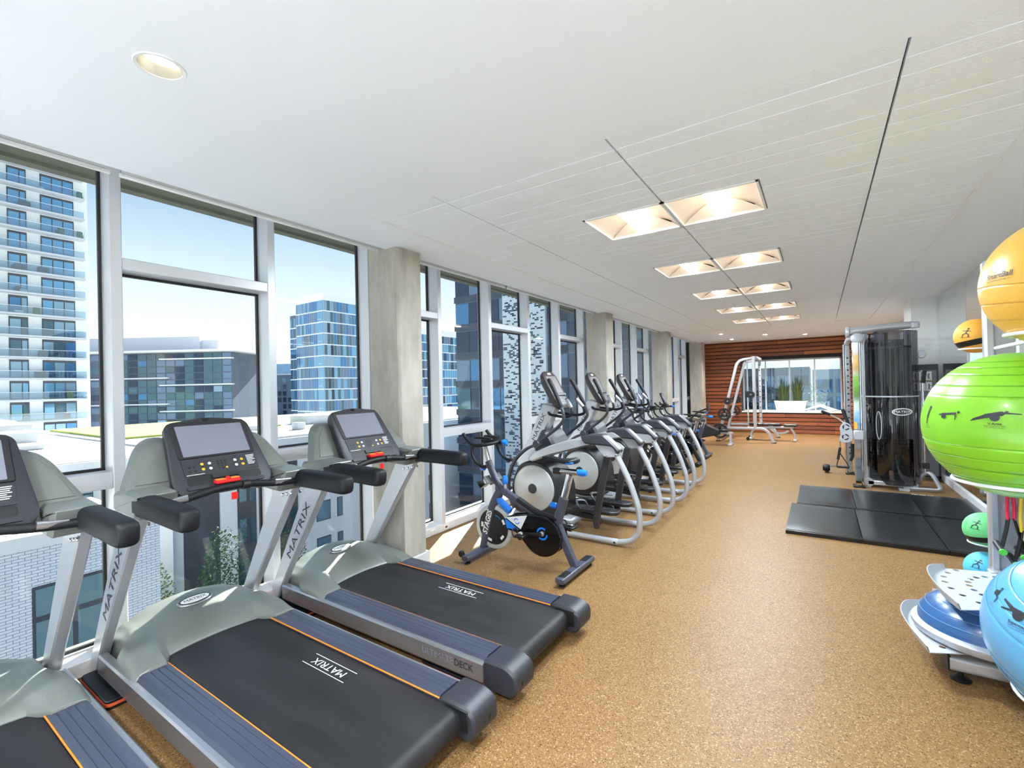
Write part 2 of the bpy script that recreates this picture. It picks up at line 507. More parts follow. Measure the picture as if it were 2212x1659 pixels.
m, n, l, b = nodes_of('wood')
tc = n.new('ShaderNodeTexCoord'); oi = n.new('ShaderNodeObjectInfo')
mpn = n.new('ShaderNodeMapping'); mpn.inputs['Scale'].default_value = (1.2, 8, 22)
ad = n.new('ShaderNodeVectorMath'); ad.operation = 'ADD'
cb = n.new('ShaderNodeCombineXYZ'); mu = n.new('ShaderNodeMath'); mu.operation = 'MULTIPLY'; mu.inputs[1].default_value = 37.0
l.new(oi.outputs['Random'], mu.inputs[0]); l.new(mu.outputs[0], cb.inputs[0]); l.new(mu.outputs[0], cb.inputs[2])
l.new(tc.outputs['Object'], mpn.inputs[0]); l.new(mpn.outputs[0], ad.inputs[0]); l.new(cb.outputs[0], ad.inputs[1])
n1 = n.new('ShaderNodeTexNoise'); n1.inputs['Scale'].default_value = 1.5; n1.inputs['Detail'].default_value = 8
l.new(ad.outputs[0], n1.inputs['Vector'])
rp = n.new('ShaderNodeValToRGB')
els = rp.color_ramp.elements
els[0].position = 0.0; els[0].color = S(112, 60, 36); els[1].position = 1.0; els[1].color = S(176, 104, 58)
for ps, c in ((0.3, S(136, 74, 43)), (0.55, S(150, 84, 48)), (0.75, S(122, 66, 42)), (0.9, S(166, 96, 54))): e = els.new(ps); e.color = c
l.new(oi.outputs['Random'], rp.inputs[0])
r2 = n.new('ShaderNodeValToRGB'); r2.color_ramp.elements[0].position = 0.3; r2.color_ramp.elements[0].color = (0.7, 0.66, 0.62, 1); r2.color_ramp.elements[1].position = 0.7; r2.color_ramp.elements[1].color = (1.15, 1.15, 1.1, 1)
l.new(n1.outputs['Fac'], r2.inputs[0])
mx = n.new('ShaderNodeMix'); mx.data_type = 'RGBA'; mx.blend_type = 'MULTIPLY'; mx.inputs['Factor'].default_value = 1.0
l.new(rp.outputs[0], mx.inputs['A']); l.new(r2.outputs[0], mx.inputs['B']); l.new(mx.outputs['Result'], b.inputs['Base Color'])
b.inputs['Roughness'].default_value = 0.45

m, n, l, b = nodes_of('belt')
tc = n.new('ShaderNodeTexCoord'); wv = n.new('ShaderNodeTexChecker'); wv.inputs['Scale'].default_value = 330
l.new(tc.outputs['Object'], wv.inputs['Vector'])
nz = n.new('ShaderNodeTexNoise'); nz.inputs['Scale'].default_value = 3; nz.inputs['Detail'].default_value = 8
mpn = n.new('ShaderNodeMapping'); mpn.inputs['Scale'].default_value = (0.5, 4, 1)
l.new(tc.outputs['Object'], mpn.inputs[0]); l.new(mpn.outputs[0], nz.inputs['Vector'])
rp = n.new('ShaderNodeValToRGB'); rp.color_ramp.elements[0].position = 0.3; rp.color_ramp.elements[0].color = S(24, 24, 27); rp.color_ramp.elements[1].position = 0.75; rp.color_ramp.elements[1].color = S(42, 41, 43)
l.new(nz.outputs['Fac'], rp.inputs[0]); l.new(rp.outputs[0], b.inputs['Base Color'])
bp = n.new('ShaderNodeBump'); bp.inputs['Strength'].default_value = 0.25; bp.inputs['Distance'].default_value = 0.002
l.new(wv.outputs['Fac'], bp.inputs['Height']); l.new(bp.outputs[0], b.inputs['Normal'])
b.inputs['Roughness'].default_value = 0.5; b.inputs['Specular IOR Level'].default_value = 0.3

def emis(name, col, strength):
    m, n, l, b = nodes_of(name)
    b.inputs['Base Color'].default_value = (0.9, 0.9, 0.9, 1)
    b.inputs['Emission Color'].default_value = col; b.inputs['Emission Strength'].default_value = strength
emis('lamp_on', (0.79, 0.915, 1.0, 1), LAMP_ON)
emis('lamp_dim', (0.79, 0.915, 1.0, 1), LAMP_DIM)
emis('added_downlight_lamp', (0.90, 0.96, 1.0, 1), ADDED_DOWNLIGHT)
emis('downlight_small', (1.0, 0.95, 0.88, 1), DOWNLIGHT_SMALL)
emis('lamp_glow', (1.0, 0.86, 0.70, 1), 2.2)
emis('downlight_soft', (1.0, 0.9, 0.75, 1), 0.6)
M('reflector', S(238, 226, 212), 0.6)
M('can', S(226, 222, 210), 0.25, 0.6)

m, n, l, b = nodes_of('brick_white')
tc = n.new('ShaderNodeTexCoord'); mpn = n.new('ShaderNodeMapping'); mpn.inputs['Rotation'].default_value = (0, pi / 2, 0)
sx = n.new('ShaderNodeSeparateXYZ'); cx = n.new('ShaderNodeCombineXYZ')
l.new(tc.outputs['Object'], sx.inputs[0]); l.new(sx.outputs['Y'], cx.inputs['X']); l.new(sx.outputs['Z'], cx.inputs['Y'])
bk = n.new('ShaderNodeTexBrick'); bk.inputs['Scale'].default_value = 1.0
bk.inputs['Brick Width'].default_value = 0.30; bk.inputs['Row Height'].default_value = 0.10; bk.inputs['Mortar Size'].default_value = 0.010
bk.inputs['Color1'].default_value = S(226, 229, 236); bk.inputs['Color2'].default_value = S(216, 220, 228); bk.inputs['Mortar'].default_value = S(138, 144, 160)
l.new(cx.outputs[0], bk.inputs['Vector']); l.new(bk.outputs['Color'], b.inputs['Base Color']); b.inputs['Roughness'].default_value = 0.8
n.remove(mpn)

# ------------------------------------------------------------------ room shell
H = 2.85
XW = -3.53            # inner face of the mullions
XR = 1.57             # right wall
YF = 16.2             # wood wall
YB = -4.5
f = MB().box(-3.75, XR + 0.1, -0.4, YF + 0.5, -0.12, 0.0)
struct('floor', f, 'floor_cork')
struct('floor_added_bounce', MB().box(-3.75, XR + 0.1, YB, -0.4, -0.12, 0.0), 'bounce_floor', 'added pale floor behind the viewpoint that bounces light to the ceiling')  # unseen floor strip, added to throw downlight glow up onto the ceiling
# gypsum ceiling with the opening of the acoustic field
hx0, hx1, hy0, hy1 = -2.69, 0.90, 2.235, 12.175
DL = [(-2.07, .735, .082, True, 'large round downlight in the smooth ceiling above the treadmills'),
      (-2.13, 13.16, .05, True, 'small round downlight near the left end of the tile field'), (-1.2, 14.2, .05, True, 'small round downlight in the middle before the wood wall'), (.75, 14.2, .05, True, 'small round downlight on the right before the wood wall'), (-2.14, 15.0, .05, True, 'small round downlight close to the wood wall on the left'),
      (-.31, 15.0, .05, True, 'small round downlight close to the wood wall on the right')]
for _y in (-.9, -2.2, -3.5):  # unseen downlight rows, added to brighten the ceiling off the pale floor
    for _x in (-2.07, -.3, 1.0): DL.append((_x, _y, .075, True, 'added fill downlight out of view behind the viewpoint at %s of the %s row' % ({-2.07: 'the window side', -.3: 'the middle', 1.0: 'the mirror side'}[_x], {-.9: 'nearest', -2.2: 'second', -3.5: 'last'}[_y])))
DL.append((-.3, .735, .075, True, 'added fill downlight out of view straight above the viewpoint'))  # one more unseen lamp, added to light the front of the room
c = plate_with_holes([(-3.18, YB), (XR + .1, YB), (XR + .1, YF + .3), (-3.18, YF + .3)],
                     [[(hx0, hy0), (hx1, hy0), (hx1, hy1), (hx0, hy1)]] + [circ2(r * .88, 32, x, y) for (x, y, r, on, lb) in DL], H, H + .06)
c.box(-3.20, -3.18, YB, YF + 0.3, H, 3.52)
ceil = struct('ceiling', c, 'plaster')
part('ceiling_void', MB().box(hx0 - .02, hx1 + .02, hy0 - .02, hy1 + .02, H + 0.14, H + 0.16), 'dark_void', ceil)
# acoustic tiles
rows = [(2.235, 2.655, 3)] + [(2.655 + .595 * k, 2.655 + .595 * (k + 1), 4) for k in range(16)]
cols = [(-2.69, -2.08), (-2.08, -0.885), (-0.885, 0.305), (0.305, 0.90)]
light_rows = [2, 5, 8, 11, 14]
tile_cache = {}
def tile_mesh(w, d, np_):
    key = (round(w, 3), round(d, 3), np_)
    if key in tile_cache: return tile_cache[key]
    g = 0.005; pr = [(0.0, 0.03)]
    pitch = d / np_
    pr.append((0.0, 0.0))
    for k in range(1, np_):
        pr += [(k * pitch - g, 0.0), (k * pitch, 0.012), (k * pitch + g, 0.0)]
    pr += [(d, 0.0), (d, 0.03)]
    me = MB().prism(pr, 'x', 0, w).mesh('ceiling_tile', 'acoustic', 30)
    tile_cache[key] = me
    return me
for ri, (y0, y1, np_) in enumerate(rows):
    for ci, (x0, x1) in enumerate(cols):
        if ri in light_rows:
            if ci == 1: x1 = -1.48
            if ci == 2: x0 = -0.29
        gx, gy = 0.005, 0.002
        obj('ceiling_tile', tile_mesh(x1 - x0 - 2 * gx, y1 - y0 - 2 * gy, np_), ceil, (x0 + gx, y0 + gy, H + 0.004))
tr = MB()
tr.box(hx0 - .001, hx0 + .012, hy0, hy1, H - .004, H + .02); tr.box(hx1 - .006, hx1 + .016, hy0, hy1, H - .006, H + .02)
tr.box(hx0, hx1, hy1 - .012, hy1 + .001, H - .004, H + .02)
struct('trim_1', tr, 'white')
# back, right and far walls
struct('wall_rear', MB().box(-3.75, XR + .1, YB - .15, YB, 0, .09).box(-3.75, XR + .1, YB - .15, YB, H, H + .7), 'wall_paint')
rw = struct_empty('window_40', (0, YB - .08, 0))  # unseen glazed end, added so skylight reaches the front ceiling
for k in range(7): part('mullion', MB().box(-3.69 + .87 * k, -3.63 + .87 * k, -.07, .07, .09, H), 'alu', rw)
for k in range(6): part('pane', MB().box(-3.63 + .87 * k, -2.82 + .87 * k, -.005, .005, .09, H), 'glass', rw)
struct('wall_right', MB().box(XR, XR + .12, YB, YF + .5, 0, H + .1), 'wall_paint')
struct('baseboard_right', MB().box(XR - .035, XR, YB, 9.72, 0, 0.105, .004), 'curb')
struct('wall_pier', MB().box(1.24, XR, 9.72, 10.45, 0, H), 'wall_paint')
wb = MB()
WX0, WX1, WZ0, WZ1 = -2.07, 0.54, 0.65, 2.26
wb.box(-3.75, WX0, YF + .035, YF + .5, 0, H + .1); wb.box(WX1, XR + .1, YF + .035, YF + .5, 0, H + .1)
wb.box(WX0, WX1, YF + .035, YF + .5, 0, WZ0); wb.box(WX0, WX1, YF + .035, YF + .5, WZ1, H + .1)
wall_far = struct('wall_far', wb, 'dark_void')
rnd = random.Random(3)
pitch = 0.1172
pl_cache = {}
for k in range(25):
    z0 = k * pitch + 0.010; z1 = min(H, (k + 1) * pitch - 0.010)
    if z1 - z0 < 0.02: continue
    spans = [(-3.22, XR)]
    if z1 > WZ0 + .02 and z0 < WZ1 - .02: spans = [(-3.22, WX0), (WX1, XR)]
    for (a, b_) in spans:
        x = a; first = True
        while x < b_ - 0.02:
            L = rnd.choice((1.2, 1.6, 2.0, 2.4)) * (rnd.uniform(.3, 1) if first else 1); first = False
            L = min(L, b_ - x)
            if b_ - x - L < 0.35: L = b_ - x
            key = (round(L, 3), round(z1 - z0, 4))
            if key not in pl_cache: pl_cache[key] = MB().box(0, L - .004, 0, .034, 0, z1 - z0, .006).mesh('plank', 'wood', 30)
            obj('plank', pl_cache[key], wall_far, (x, YF + rnd.uniform(-.002, .002), z0))
            x += L
# far window in the wood wall
w = struct_empty('window_1', (0, 0, 0))
part('sill', MB().box(WX0, WX1, YF - .01, YF + .49, WZ0 - .03, WZ0 + .012, .004), 'off_white', w)
fr = MB()
fr.box(WX0, WX0 + .04, YF + .36, YF + .44, WZ0, WZ1); fr.box(WX1 - .04, WX1, YF + .36, YF + .44, WZ0, WZ1); fr.box(WX0, WX1, YF + .36, YF + .44, WZ1 - .05, WZ1)
fr.box(WX0, WX1, YF + .36, YF + .44, WZ0, WZ0 + .04)
part('frame', fr, 'alu', w)
for x in (-1.42, -0.77, -0.12):
    part('mullion', MB().box(x - .02, x + .02, YF + .37, YF + .43, WZ0, WZ1), 'alu', w)
xs = [WX0 + .04, -1.44, -1.40, -0.79, -0.75, -0.14, -0.10, WX1 - .04]
for k in range(4):
    part('pane', MB().box(xs[2 * k], xs[2 * k + 1], YF + .395, YF + .405, WZ0 + .04, WZ1 - .05), 'glass_far', w)

# window wall on the left
PITCH = 0.955; Y1 = 1.007
mull = [Y1 + PITCH * k for k in range(-6, 17)]
ZT = 3.50
mull_me = MB().box(-.15, 0, -.03, .03, 0.0, ZT, .004).mesh('mullion', 'alu', 30)
gk_me = MB().box(-.165, -.142, -.046, -.031, .10, ZT).box(-.165, -.142, .031, .046, .10, ZT).mesh('gasket', 'gasket', 30)
for i in range(len(mull) - 1):
    k = i - 6                                  # bay between mullion k and k+1 (mullion 0 is at Y1)
    ya, yb = mull[i] + .03, mull[i + 1] - .03
    w = struct_empty('window_%d' % (i + 2), (XW, 0, 0))
    high = (k % 2 == 0)
    obj('mullion', mull_me, w, (0, mull[i], 0)); obj('gasket', gk_me, w, (0, mull[i], 0))
    if i == len(mull) - 2: obj('mullion', mull_me, w, (0, mull[i + 1], 0))
    tz0, tz1 = (2.372, 2.442) if high else (1.045, 1.142)
    part('transom', MB().box(-.15, -.002, ya, yb, tz0, tz1, .004), 'alu', w)
    gs = MB()
    for z in (tz0 - .016, tz1, .10): gs.box(-.165, -.142, ya, yb, z, z + .016)
    part('gasket', gs, 'gasket', w)
    part('pane', MB().box(-.158, -.150, ya, yb, .10, tz0), 'glass', w)
    part('pane', MB().box(-.158, -.150, ya, yb, tz1, ZT), 'glass', w)
struct('trim_2', MB().box(-3.72, XW + .002, YB, YF + .4, 0, 0.088, .005), 'curb', 'pale grey metal curb under the tall windows')
struct('trim_3', MB().box(-3.75, -3.19, YB, YF + .4, ZT, ZT + .05), 'plaster')
# slab edge seen outside above the glass
struct('wall_slab', MB().box(-5.31, -3.70, YB - 4, YF + 2, ZT + .002, 3.8).box(-5.31, -5.20, YB - 4, YF + 2, ZT - .03, ZT + .002), 'ext_soffit', 'underside of the concrete slab outside above the windows')
struct('wall_sill_slab', MB().box(-4.1, -3.72, YB - 4, YF + 2, -.5, -.03), 'ext_soffit', 'concrete slab edge outside below the windows')
# roller shades tucked under the ceiling edge
gaps = [1.007, 1.966, 4.827, 7.69, 10.56, 13.42]
sh = [(-4.4, .915), (.955, 2.79), (3.13, 4.80), (4.85, 7.56), (7.92, 11.38), (11.78, 15.38)]
sh_lab = ['white roller shade bar above the leftmost treadmill window', 'white roller shade bar above the treadmill windows before the first column',
          'white roller shade bar just past the first concrete column', 'white roller shade bar above the elliptical windows before the second column',
          'white roller shade bar between the second and third columns', 'white roller shade bar beyond the third column']
for (a, b_), lab in zip(sh, sh_lab):
    s_ = thing('roller_shade', lab, 'roller shade', (-3.27, (a + b_) / 2, 2.80), 0, 'roller shades along the window wall')
    L = (b_ - a) / 2
    part('hem_bar', MB().box(-.012, .012, -L, L, 0.036, .058, .004), 'shade', s_)
    part('fabric', MB().box(-.003, .003, -L + .01, L - .01, .05, .30), 'shade', s_)
# concrete columns
col_lab = ['nearest and largest concrete column beside the third treadmill', 'second concrete column behind the elliptical consoles',
           'third concrete column farther down the window wall', 'last concrete column at the corner by the wood wall']
for (ya, yb), lab in zip(((2.815, 3.115), (7.58, 7.90), (11.40, 11.76), (15.40, 15.78)), col_lab):
    cc = thing('concrete_column', lab, 'column', (-3.25, (ya + yb) / 2, 0), 0, 'concrete columns along the window wall')
    hw = (yb - ya) / 2
    part('shaft', MB().box(-.2, .2, -hw, hw, 0.0, H + .10, .022), 'concrete', cc)
    bs = MB(); bs.box(-.215, .215, -hw - .015, hw + .015, 0.0, .10, .004)
    part('base_trim', bs, 'curb', cc)
# outlets on the curb
for (y, nm, lab) in ((3.69, 'power_outlet', 'white double power outlet on the curb next to the column'), (3.90, 'power_outlet', 'white data socket plate on the curb below the mullion')):
    o = thing(nm, lab, 'outlet', (XW + .002, y, .045), 0, 'sockets on the curb')
    part('plate', MB().box(0, .005, -.04, .04, -.026, .026, .002), 'white', o)
    if y < 3.8:
        for dy in (-.018, .018): part('socket', MB().box(.004, .008, dy - .012, dy + .012, -.016, .016, .003), 'off_white', o)
    else: part('socket', MB().box(.004, .007, -.02, .016, -.01, .008, .001), 'print_dark', o)

# mirrors on the right wall
ym = [-3.2, 6.7, 8.05, 9.70]
for k in range(len(ym) - 1):
    o = obj('wall_mirror', MB().box(-.008, 0, -(ym[k + 1] - ym[k]) / 2 + .002, (ym[k + 1] - ym[k]) / 2 - .002, 0, H - .13).mesh('wall_mirror', 'mirror'), None, (XR - .003, (ym[k] + ym[k + 1]) / 2, .115))
    lab = ['wall mirror panel', ][0]
    if k == len(ym) - 2: tag(o, 'tall wall mirror panel meeting the white pier', 'mirror', 'mirror panels on the right wall')
    elif k == len(ym) - 3: tag(o, 'tall wall mirror panel second from the white pier', 'mirror', 'mirror panels on the right wall')
    else: tag(o, 'longest wall mirror panel running behind the ball rack', 'mirror', 'mirror panels on the right wall')

# ceiling lights: recessed two-wing troffers
def light(x0, y0, on, lab):
    t = thing('ceiling_light', lab, 'ceiling light', (x0 + .297, y0 + .297, H), 0, 'recessed square ceiling lights')
    a = .2955
    fr = MB(); fr.box(-a, a, -a, -a + .014, -.004, .05); fr.box(-a, a, a - .014, a, -.004, .05); fr.box(-a, -a + .014, -a, a, -.004, .05); fr.box(a - .014, a, -a, a, -.004, .05)
    part('frame', fr, 'white', t)
    for sgn in (-1, 1):
        wg = MB(); pr = []
        for k in range(11):
            u = k / 10; pr.append((sgn * (.28 - u * .24), .004 + .10 * sin(u * pi * .62) ** .9))
        ring0 = [(p[0], -.281, p[1]) for p in pr]; ring1 = [(p[0], .281, p[1]) for p in pr]
        wg.add(ring0 + ring1, [(i, i + 1, 11 + i + 1, 11 + i) for i in range(10)])
        part('reflector_wing', wg, 'reflector', t)
    for sgn in (-1, 1):
        en = MB(); pts = [(-.281, sgn * .28, .0)]
        for k in range(21):
            u = k / 20; xx = -.281 + .562 * u; pts.append((xx, sgn * (.28 - .055 * sin(pi * u)), .12 if 0 < k < 20 else 0))
        lo = [(-.281 + .562 * k / 20, sgn * .281, -.002) for k in range(21)]
        hi = [(-.281 + .562 * k / 20, sgn * (.281 - .10 * sin(pi * k / 20)), .002 + .105 * sin(pi * k / 20)) for k in range(21)]
        en.add(lo + hi, [(i, i + 1, 21 + i + 1, 21 + i) for i in range(20)])
        part('reflector_end', en, 'reflector', t)
    part('back_pan', MB().box(-a, a, -a, a, .125, .13), 'reflector', t)
    lh = part('lamp_housing', MB().box(-.046, .046, -.279, .279, .014, .11, .004), 'lamp_glow', t)
    lm_ = MB(); lm_.add([(-.040, -.276, .0125), (.040, -.276, .0125), (.040, .276, .0125), (-.040, .276, .0125)], [(0, 3, 2, 1)])
    lm_.cur = 1; lm_.box(-.041, .041, -.277, .277, .0127, .016)
    me_ = lm_.mesh('lamp_strip', ['lamp_on' if on else 'lamp_dim', 'reflector'], 0)
    obj('lamp_strip', me_, t)
    return t
ords = ['first', 'second', 'third', 'fourth', 'last']
for k, ri in enumerate(light_rows):
    y0 = rows[ri][0]
    light(-1.48, y0, k in (0, 2, 4), '%s square ceiling light of the row nearer the windows' % ords[k])
    light(-0.885, y0, False, '%s square ceiling light of the row nearer the mirrors' % ords[k])
# round downlights
def downlight(x, y, r, lit, lab):
    t = thing('downlight', lab, 'ceiling light', (x, y, H), 0, 'round recessed downlights')
    part('trim_ring', MB().lathe([(r * .86, -.002), (r, -.004), (r * 1.04, .0), (r * .86, .002)], 40, loop=True), 'white', t)
    part('can', MB().lathe([(r * .88, -.001), (r * .84, .02), (r * .72, .05), (r * .5, .058)], 40, cap=False), 'can', t)
    if lit: part('lamp', MB().lathe([(r * .70, .042), (r * .68, .040), (0, .039)], 24), ('downlight_small' if r < .06 else 'downlight_soft' if r > .08 else 'added_downlight_lamp'), t)
for d_ in DL: downlight(*d_)

# ------------------------------------------------------------------ treadmill
def bolt(mb, c, ax, r=.011):
    """domed bolt head; ax = outward direction '+y', '-y', '+x'"""
    sg = 1 if ax[0] == '+' else -1
    mb.lathe([(r, 0), (r, sg * .003), (r * .7, sg * .007), (0, sg * .008)], 10, c, ax[1])

def make_treadmill():
    t = thing('treadmill', 'x', 'treadmill')
    # under frame
    u = MB(); u.box(-2.12, -.12, -.30, .30, .045, .125, .01); u.box(-2.05, -1.95, -.40, .40, .045, .10, .01); u.box(-.32, -.22, -.40, .40, .045, .10, .01)
    part('frame', u, 'black', t)
    ft = MB()
    for x in (-1.98, -.27):
        for y in (-.36, .36): ft.cyl((x, y, 0), .03, 0.046, .07, n=14)
    part('feet', ft, 'black', t)
    # belt: a closed loop over the rear roller
    pr = [(-2.0, .178), (-.125, .178)]
    for k in range(1, 12): a = pi / 2 - pi * k / 12; pr.append((-.125 + .058 * cos(a), .120 + .058 * sin(a)))
    pr += [(-.125, .062), (-.6, .062), (-.6, .10), (-2.0, .13)]
    belt = part('belt', MB().prism(pr, 'y', -.272, .272), 'belt', t)
    lg = MB(); put_text(lg, 'MATRIX', (-.86, .16, .1795), (-1, 0, 0), (0, -1, 0), .062, spread=1.15)
    lg.box(-1.03, -.69, .199, .202, .1785, .1795); lg.box(-1.03, -.69, .118, .121, .1785, .1795)
    part('logo', lg, 'print_white', belt, 0)
    roller = MB().cyl((-.125, 0, .12), .05, -.29, .29, 'y', 20)
    part('roller', roller, 'black', t)
    for sg in (-1, 1):
        # grooved foot rail
        g = .003
        pr = [(.276, .150), (.276, .188), (.282, .196)]
        for gy in (.305, .335, .365):
            pr += [(gy - g, .199), (gy, .1955), (gy + g, .199)]
        pr += [(.392, .199), (.408, .193), (.420, .176), (.424, .150)]
        pr = [(sg * a, b) for a, b in pr]
        rl = part('side_rail', MB().prism(pr, 'x', -1.72, -.205), 'rail', t, 25)
        part('accent_strip', MB().box(-1.70, -.205, sg * .272, sg * .277, .1855, .1905), 'orange', rl)
        # silver side panel
        pp = [(sg * .405, .075), (sg * .441, .070), (sg * .446, .080), (sg * .446, .168), (sg * .438, .176), (sg * .405, .178)]
        sp = part('side_panel', MB().prism(pp, 'x', -2.06, -.205), 'silver_side', t, 20)
        tx = MB()
        rt = (1, 0, 0) if sg < 0 else (-1, 0, 0)
        put_text(tx, 'ULTIMATE', (-.52 if sg < 0 else -.34, sg * .4475, .128), rt, (0, 0, 1), .05)
        part('lettering', tx, 'poster_grey', sp, 0)
        tx = MB(); put_text(tx, 'DECK', (-.335 if sg < 0 else -.525, sg * .4475, .128), rt, (0, 0, 1), .05)
        part('lettering', tx, 'print_dark', sp, 0)
        # end cap
        ec = MB()
        prof = [tuple(p) for p in fillet([(-.205, .05), (-.03, .05), (.0, .085), (.0, .17), (-.06, .203), (-.205, .203)], .03, 4, True)]
        ec.prism(prof, 'y', sg * .268, sg * .448, .012)
        e = part('end_cap', ec, 'charcoal', t)
        hd = MB(); hd.lathe([(.014, .0005), (.012, .002), (0, .002)], 14, (0, sg * .385, .115), 'x'); hd.lathe([(.008, .0005), (0, .0015)], 12, (0, sg * .345, .112), 'x')
        part('screw_hole', hd, 'black', e)
        gd = MB(); gd.box(-.16, -.035, sg * .262, sg * .270, .095, .19, .002)
        part('belt_guard', gd, 'black', t)
        # mast
        ms = [(-2.235, .11), (-2.20, .052), (-2.14, .052), (-2.115, .12), (-2.02, .27), (-1.50, 1.01), (-1.72, 1.01)]
        ms = [tuple(p) for p in fillet(ms, .03, 3, True)]
        mst = part('mast', MB().prism(ms, 'y', sg * .375, sg * .432, .008), 'silver', t)
        b_ = MB()
        for x, z in ((-1.535, .955), (-1.585, .945), (-1.635, .935)): bolt(b_, (x, sg * .432, z), '%sy' % ('+' if sg > 0 else '-')); bolt(b_, (x, sg * .375, z), '%sy' % ('-' if sg > 0 else '+'))
        part('bolts', b_, 'chrome', mst)
        tx = MB(); d = Vector((.49, 0, .80)).normalized(); nrm = Vector((0, sg, 0))
        rt = d if sg < 0 else -d
        up = nrm.cross(rt)
        put_text(tx, 'MATRIX', (-1.86, sg * .4335, .60), rt, up, .080, spread=1.75)
        part('lettering', tx, 'print_dark', mst, 0)
        wh = MB().lathe([(.02, -.018), (.045, -.018), (.05, -.012), (.05, .012), (.045, .018), (.02, .018)], 22, (-2.17, sg * .352, .097), 'y')
        part('transport_wheel', wh, 'black', t)
        # handle arm: grey elbow + rubber grip
        el = [tuple(p) for p in fillet([(-1.80, 1.00), (-1.50, .985), (-1.435, 1.115), (-1.62, 1.125), (-1.80, 1.10)], .02, 3, True)]
        part('elbow', MB().prism(el, 'y', sg * .27, sg * .442, .018), 'shroud', t)
        sec = rrect(.088, .108, .034, 4)
        path = [(-1.53, sg * .40, 1.055), (-1.45, sg * .40, 1.058), (-1.25, sg * .40, 1.058), (-1.06, sg * .40, 1.054), (-1.02, sg * .40, 1.053), (-1.0, sg * .40, 1.052), (-.99, sg * .40, 1.051)]
        part('grip', MB().sweep(path, sec, scale=[.98, 1, 1, 1, .97, .88, .66]), 'rubber', t, 50)
        # shoulder shell beside the console
        sh = [(.17, 1.02), (.19, 1.355), (.255, 1.358), (.305, 1.335), (.345, 1.29), (.385, 1.21), (.425, 1.135), (.444, 1.08), (.43, 1.02)]
        sh = [tuple(p) for p in fillet(sh, .02, 3, True)]
        shl = MB().prism([(sg * a, b) for a, b in sh], 'x', -.12, .0, .022)
        shear = lambda m_: [v.__setitem__(0, v.x - 1.592 - .7125 * (v.z - 1.065)) for v in m_.v]
        shear(shl)
        so = part('shoulder_shell', shl, 'shroud', t)
        ip = [(.20, 1.135), (.20, 1.335), (.25, 1.338), (.295, 1.315), (.335, 1.265), (.372, 1.19), (.395, 1.135)]
        ipm = MB().prism([(sg * a, b) for a, b in ip], 'x', -.005, .005, .004); shear(ipm)
        part('shell_panel', ipm, 'shroud', so)
    # motor shroud
    ys = [-.448, -.44, -.415, -.37, -.33, -.29, -.262, -.235, -.18, -.09, 0, .09, .18, .235, .262, .29, .33, .37, .415, .44, .448]
    def ctr(s): # centre profile, s from rear lip (0) to front (1)
        P = [(0, -1.735, .183), (.02, -1.742, .193), (.2, -1.83, .255), (.45, -1.96, .312), (.65, -2.08, .338), (.8, -2.16, .332), (.92, -2.215, .27), (1, -2.235, .10)]
        for a, b in zip(P, P[1:]):
            if s <= b[0]: u = (s - a[0]) / (b[0] - a[0]); return a[1] + (b[1] - a[1]) * u, a[2] + (b[2] - a[2]) * u
        return P[-1][1:]
    def sid(s):
        P = [(0, -1.585, .200), (.02, -1.592, .212), (.2, -1.70, .245), (.45, -1.87, .272), (.65, -2.02, .282), (.8, -2.13, .275), (.92, -2.20, .22), (1, -2.225, .10)]
        for a, b in zip(P, P[1:]):
            if s <= b[0]: u = (s - a[0]) / (b[0] - a[0]); return a[1] + (b[1] - a[1]) * u, a[2] + (b[2] - a[2]) * u
        return P[-1][1:]
    sh = MB(); rings = []
    S_ = [0, .02, .1, .2, .325, .45, .55, .65, .725, .8, .86, .92, 1]
    for s in S_:
        cx, cz = ctr(s); sx, sz = sid(s); rg = []
        wmax = .432 if s < .42 else (.372 if s > .58 else .432 - .060 * (s - .42) / .16)
        for y in ys:
            if abs(y) > .29: y = math.copysign(.29 + (abs(y) - .29) * (wmax - .29) / .158, y)
            a = abs(y)
            k = 0 if a <= .235 else (1 if a >= .29 else (a - .235) / .055)
            k2 = k * k * (3 - 2 * k)
            kb = min(1, (a / .235)) ** 2
            x = cx * (1 - k2) + sx * k2; z = cz * (1 - k2) + sz * k2
            if k2 < 1: x += .03 * kb * (1 - s) * (1 - k2); z -= .035 * kb * (1 - k2) * min(1, s * 2)
            if a > wmax - .088:
                q = (a - wmax + .088) / .088; z -= (z - .16) * (q ** 3) * .75
            rg.append((x, y, z))
        rings.append(rg)
    sh.loft(rings, False, False)
    # skirts under the rear lip and the sides
    lip = [(p[0], p[1], p[2] - .012) for p in rings[0]]
    sh.loft([rings[0], lip], False, False)
    for j in (0, len(ys) - 1):
        sh.loft([[r[j] for r in rings], [(r[j][0], r[j][1], .10) for r in rings]], False, False)
    part('motor_shroud', sh, 'shroud', t, 32)
    # emblem
    em = MB(); slope = Vector((-.13, 0, .045)).normalized(); nrm = Vector((.33, 0, .94)).normalized()
    yy = Vector((0, 1, 0)); dn = -slope; dn = (dn - dn.dot(nrm) * nrm).normalized()
    c0 = Vector((-1.985, 0, .315))
    def ell(a, b, h, n=32): return [c0 + yy * (a * cos(2 * pi * k / n)) + dn * (b * sin(2 * pi * k / n)) + nrm * h for k in range(n)]
    em.loft([ell(.098, .044, -.03), ell(.098, .044, .012), ell(.092, .039, .017)])
    eo = part('emblem', em, 'silver_side', t)
    part('emblem_rim', MB().loft([ell(.088, .036, .0165), ell(.086, .034, .0185)]), 'print_dark', eo)
    part('emblem_face', MB().loft([ell(.079, .028, .018), ell(.078, .027, .0195)]), 'white', eo)
    tx = MB(); put_text(tx, 'MATRIX', c0 + nrm * .0205, yy, -dn, .030, spread=1.15)
    part('lettering', tx, 'print_dark', eo, 0)
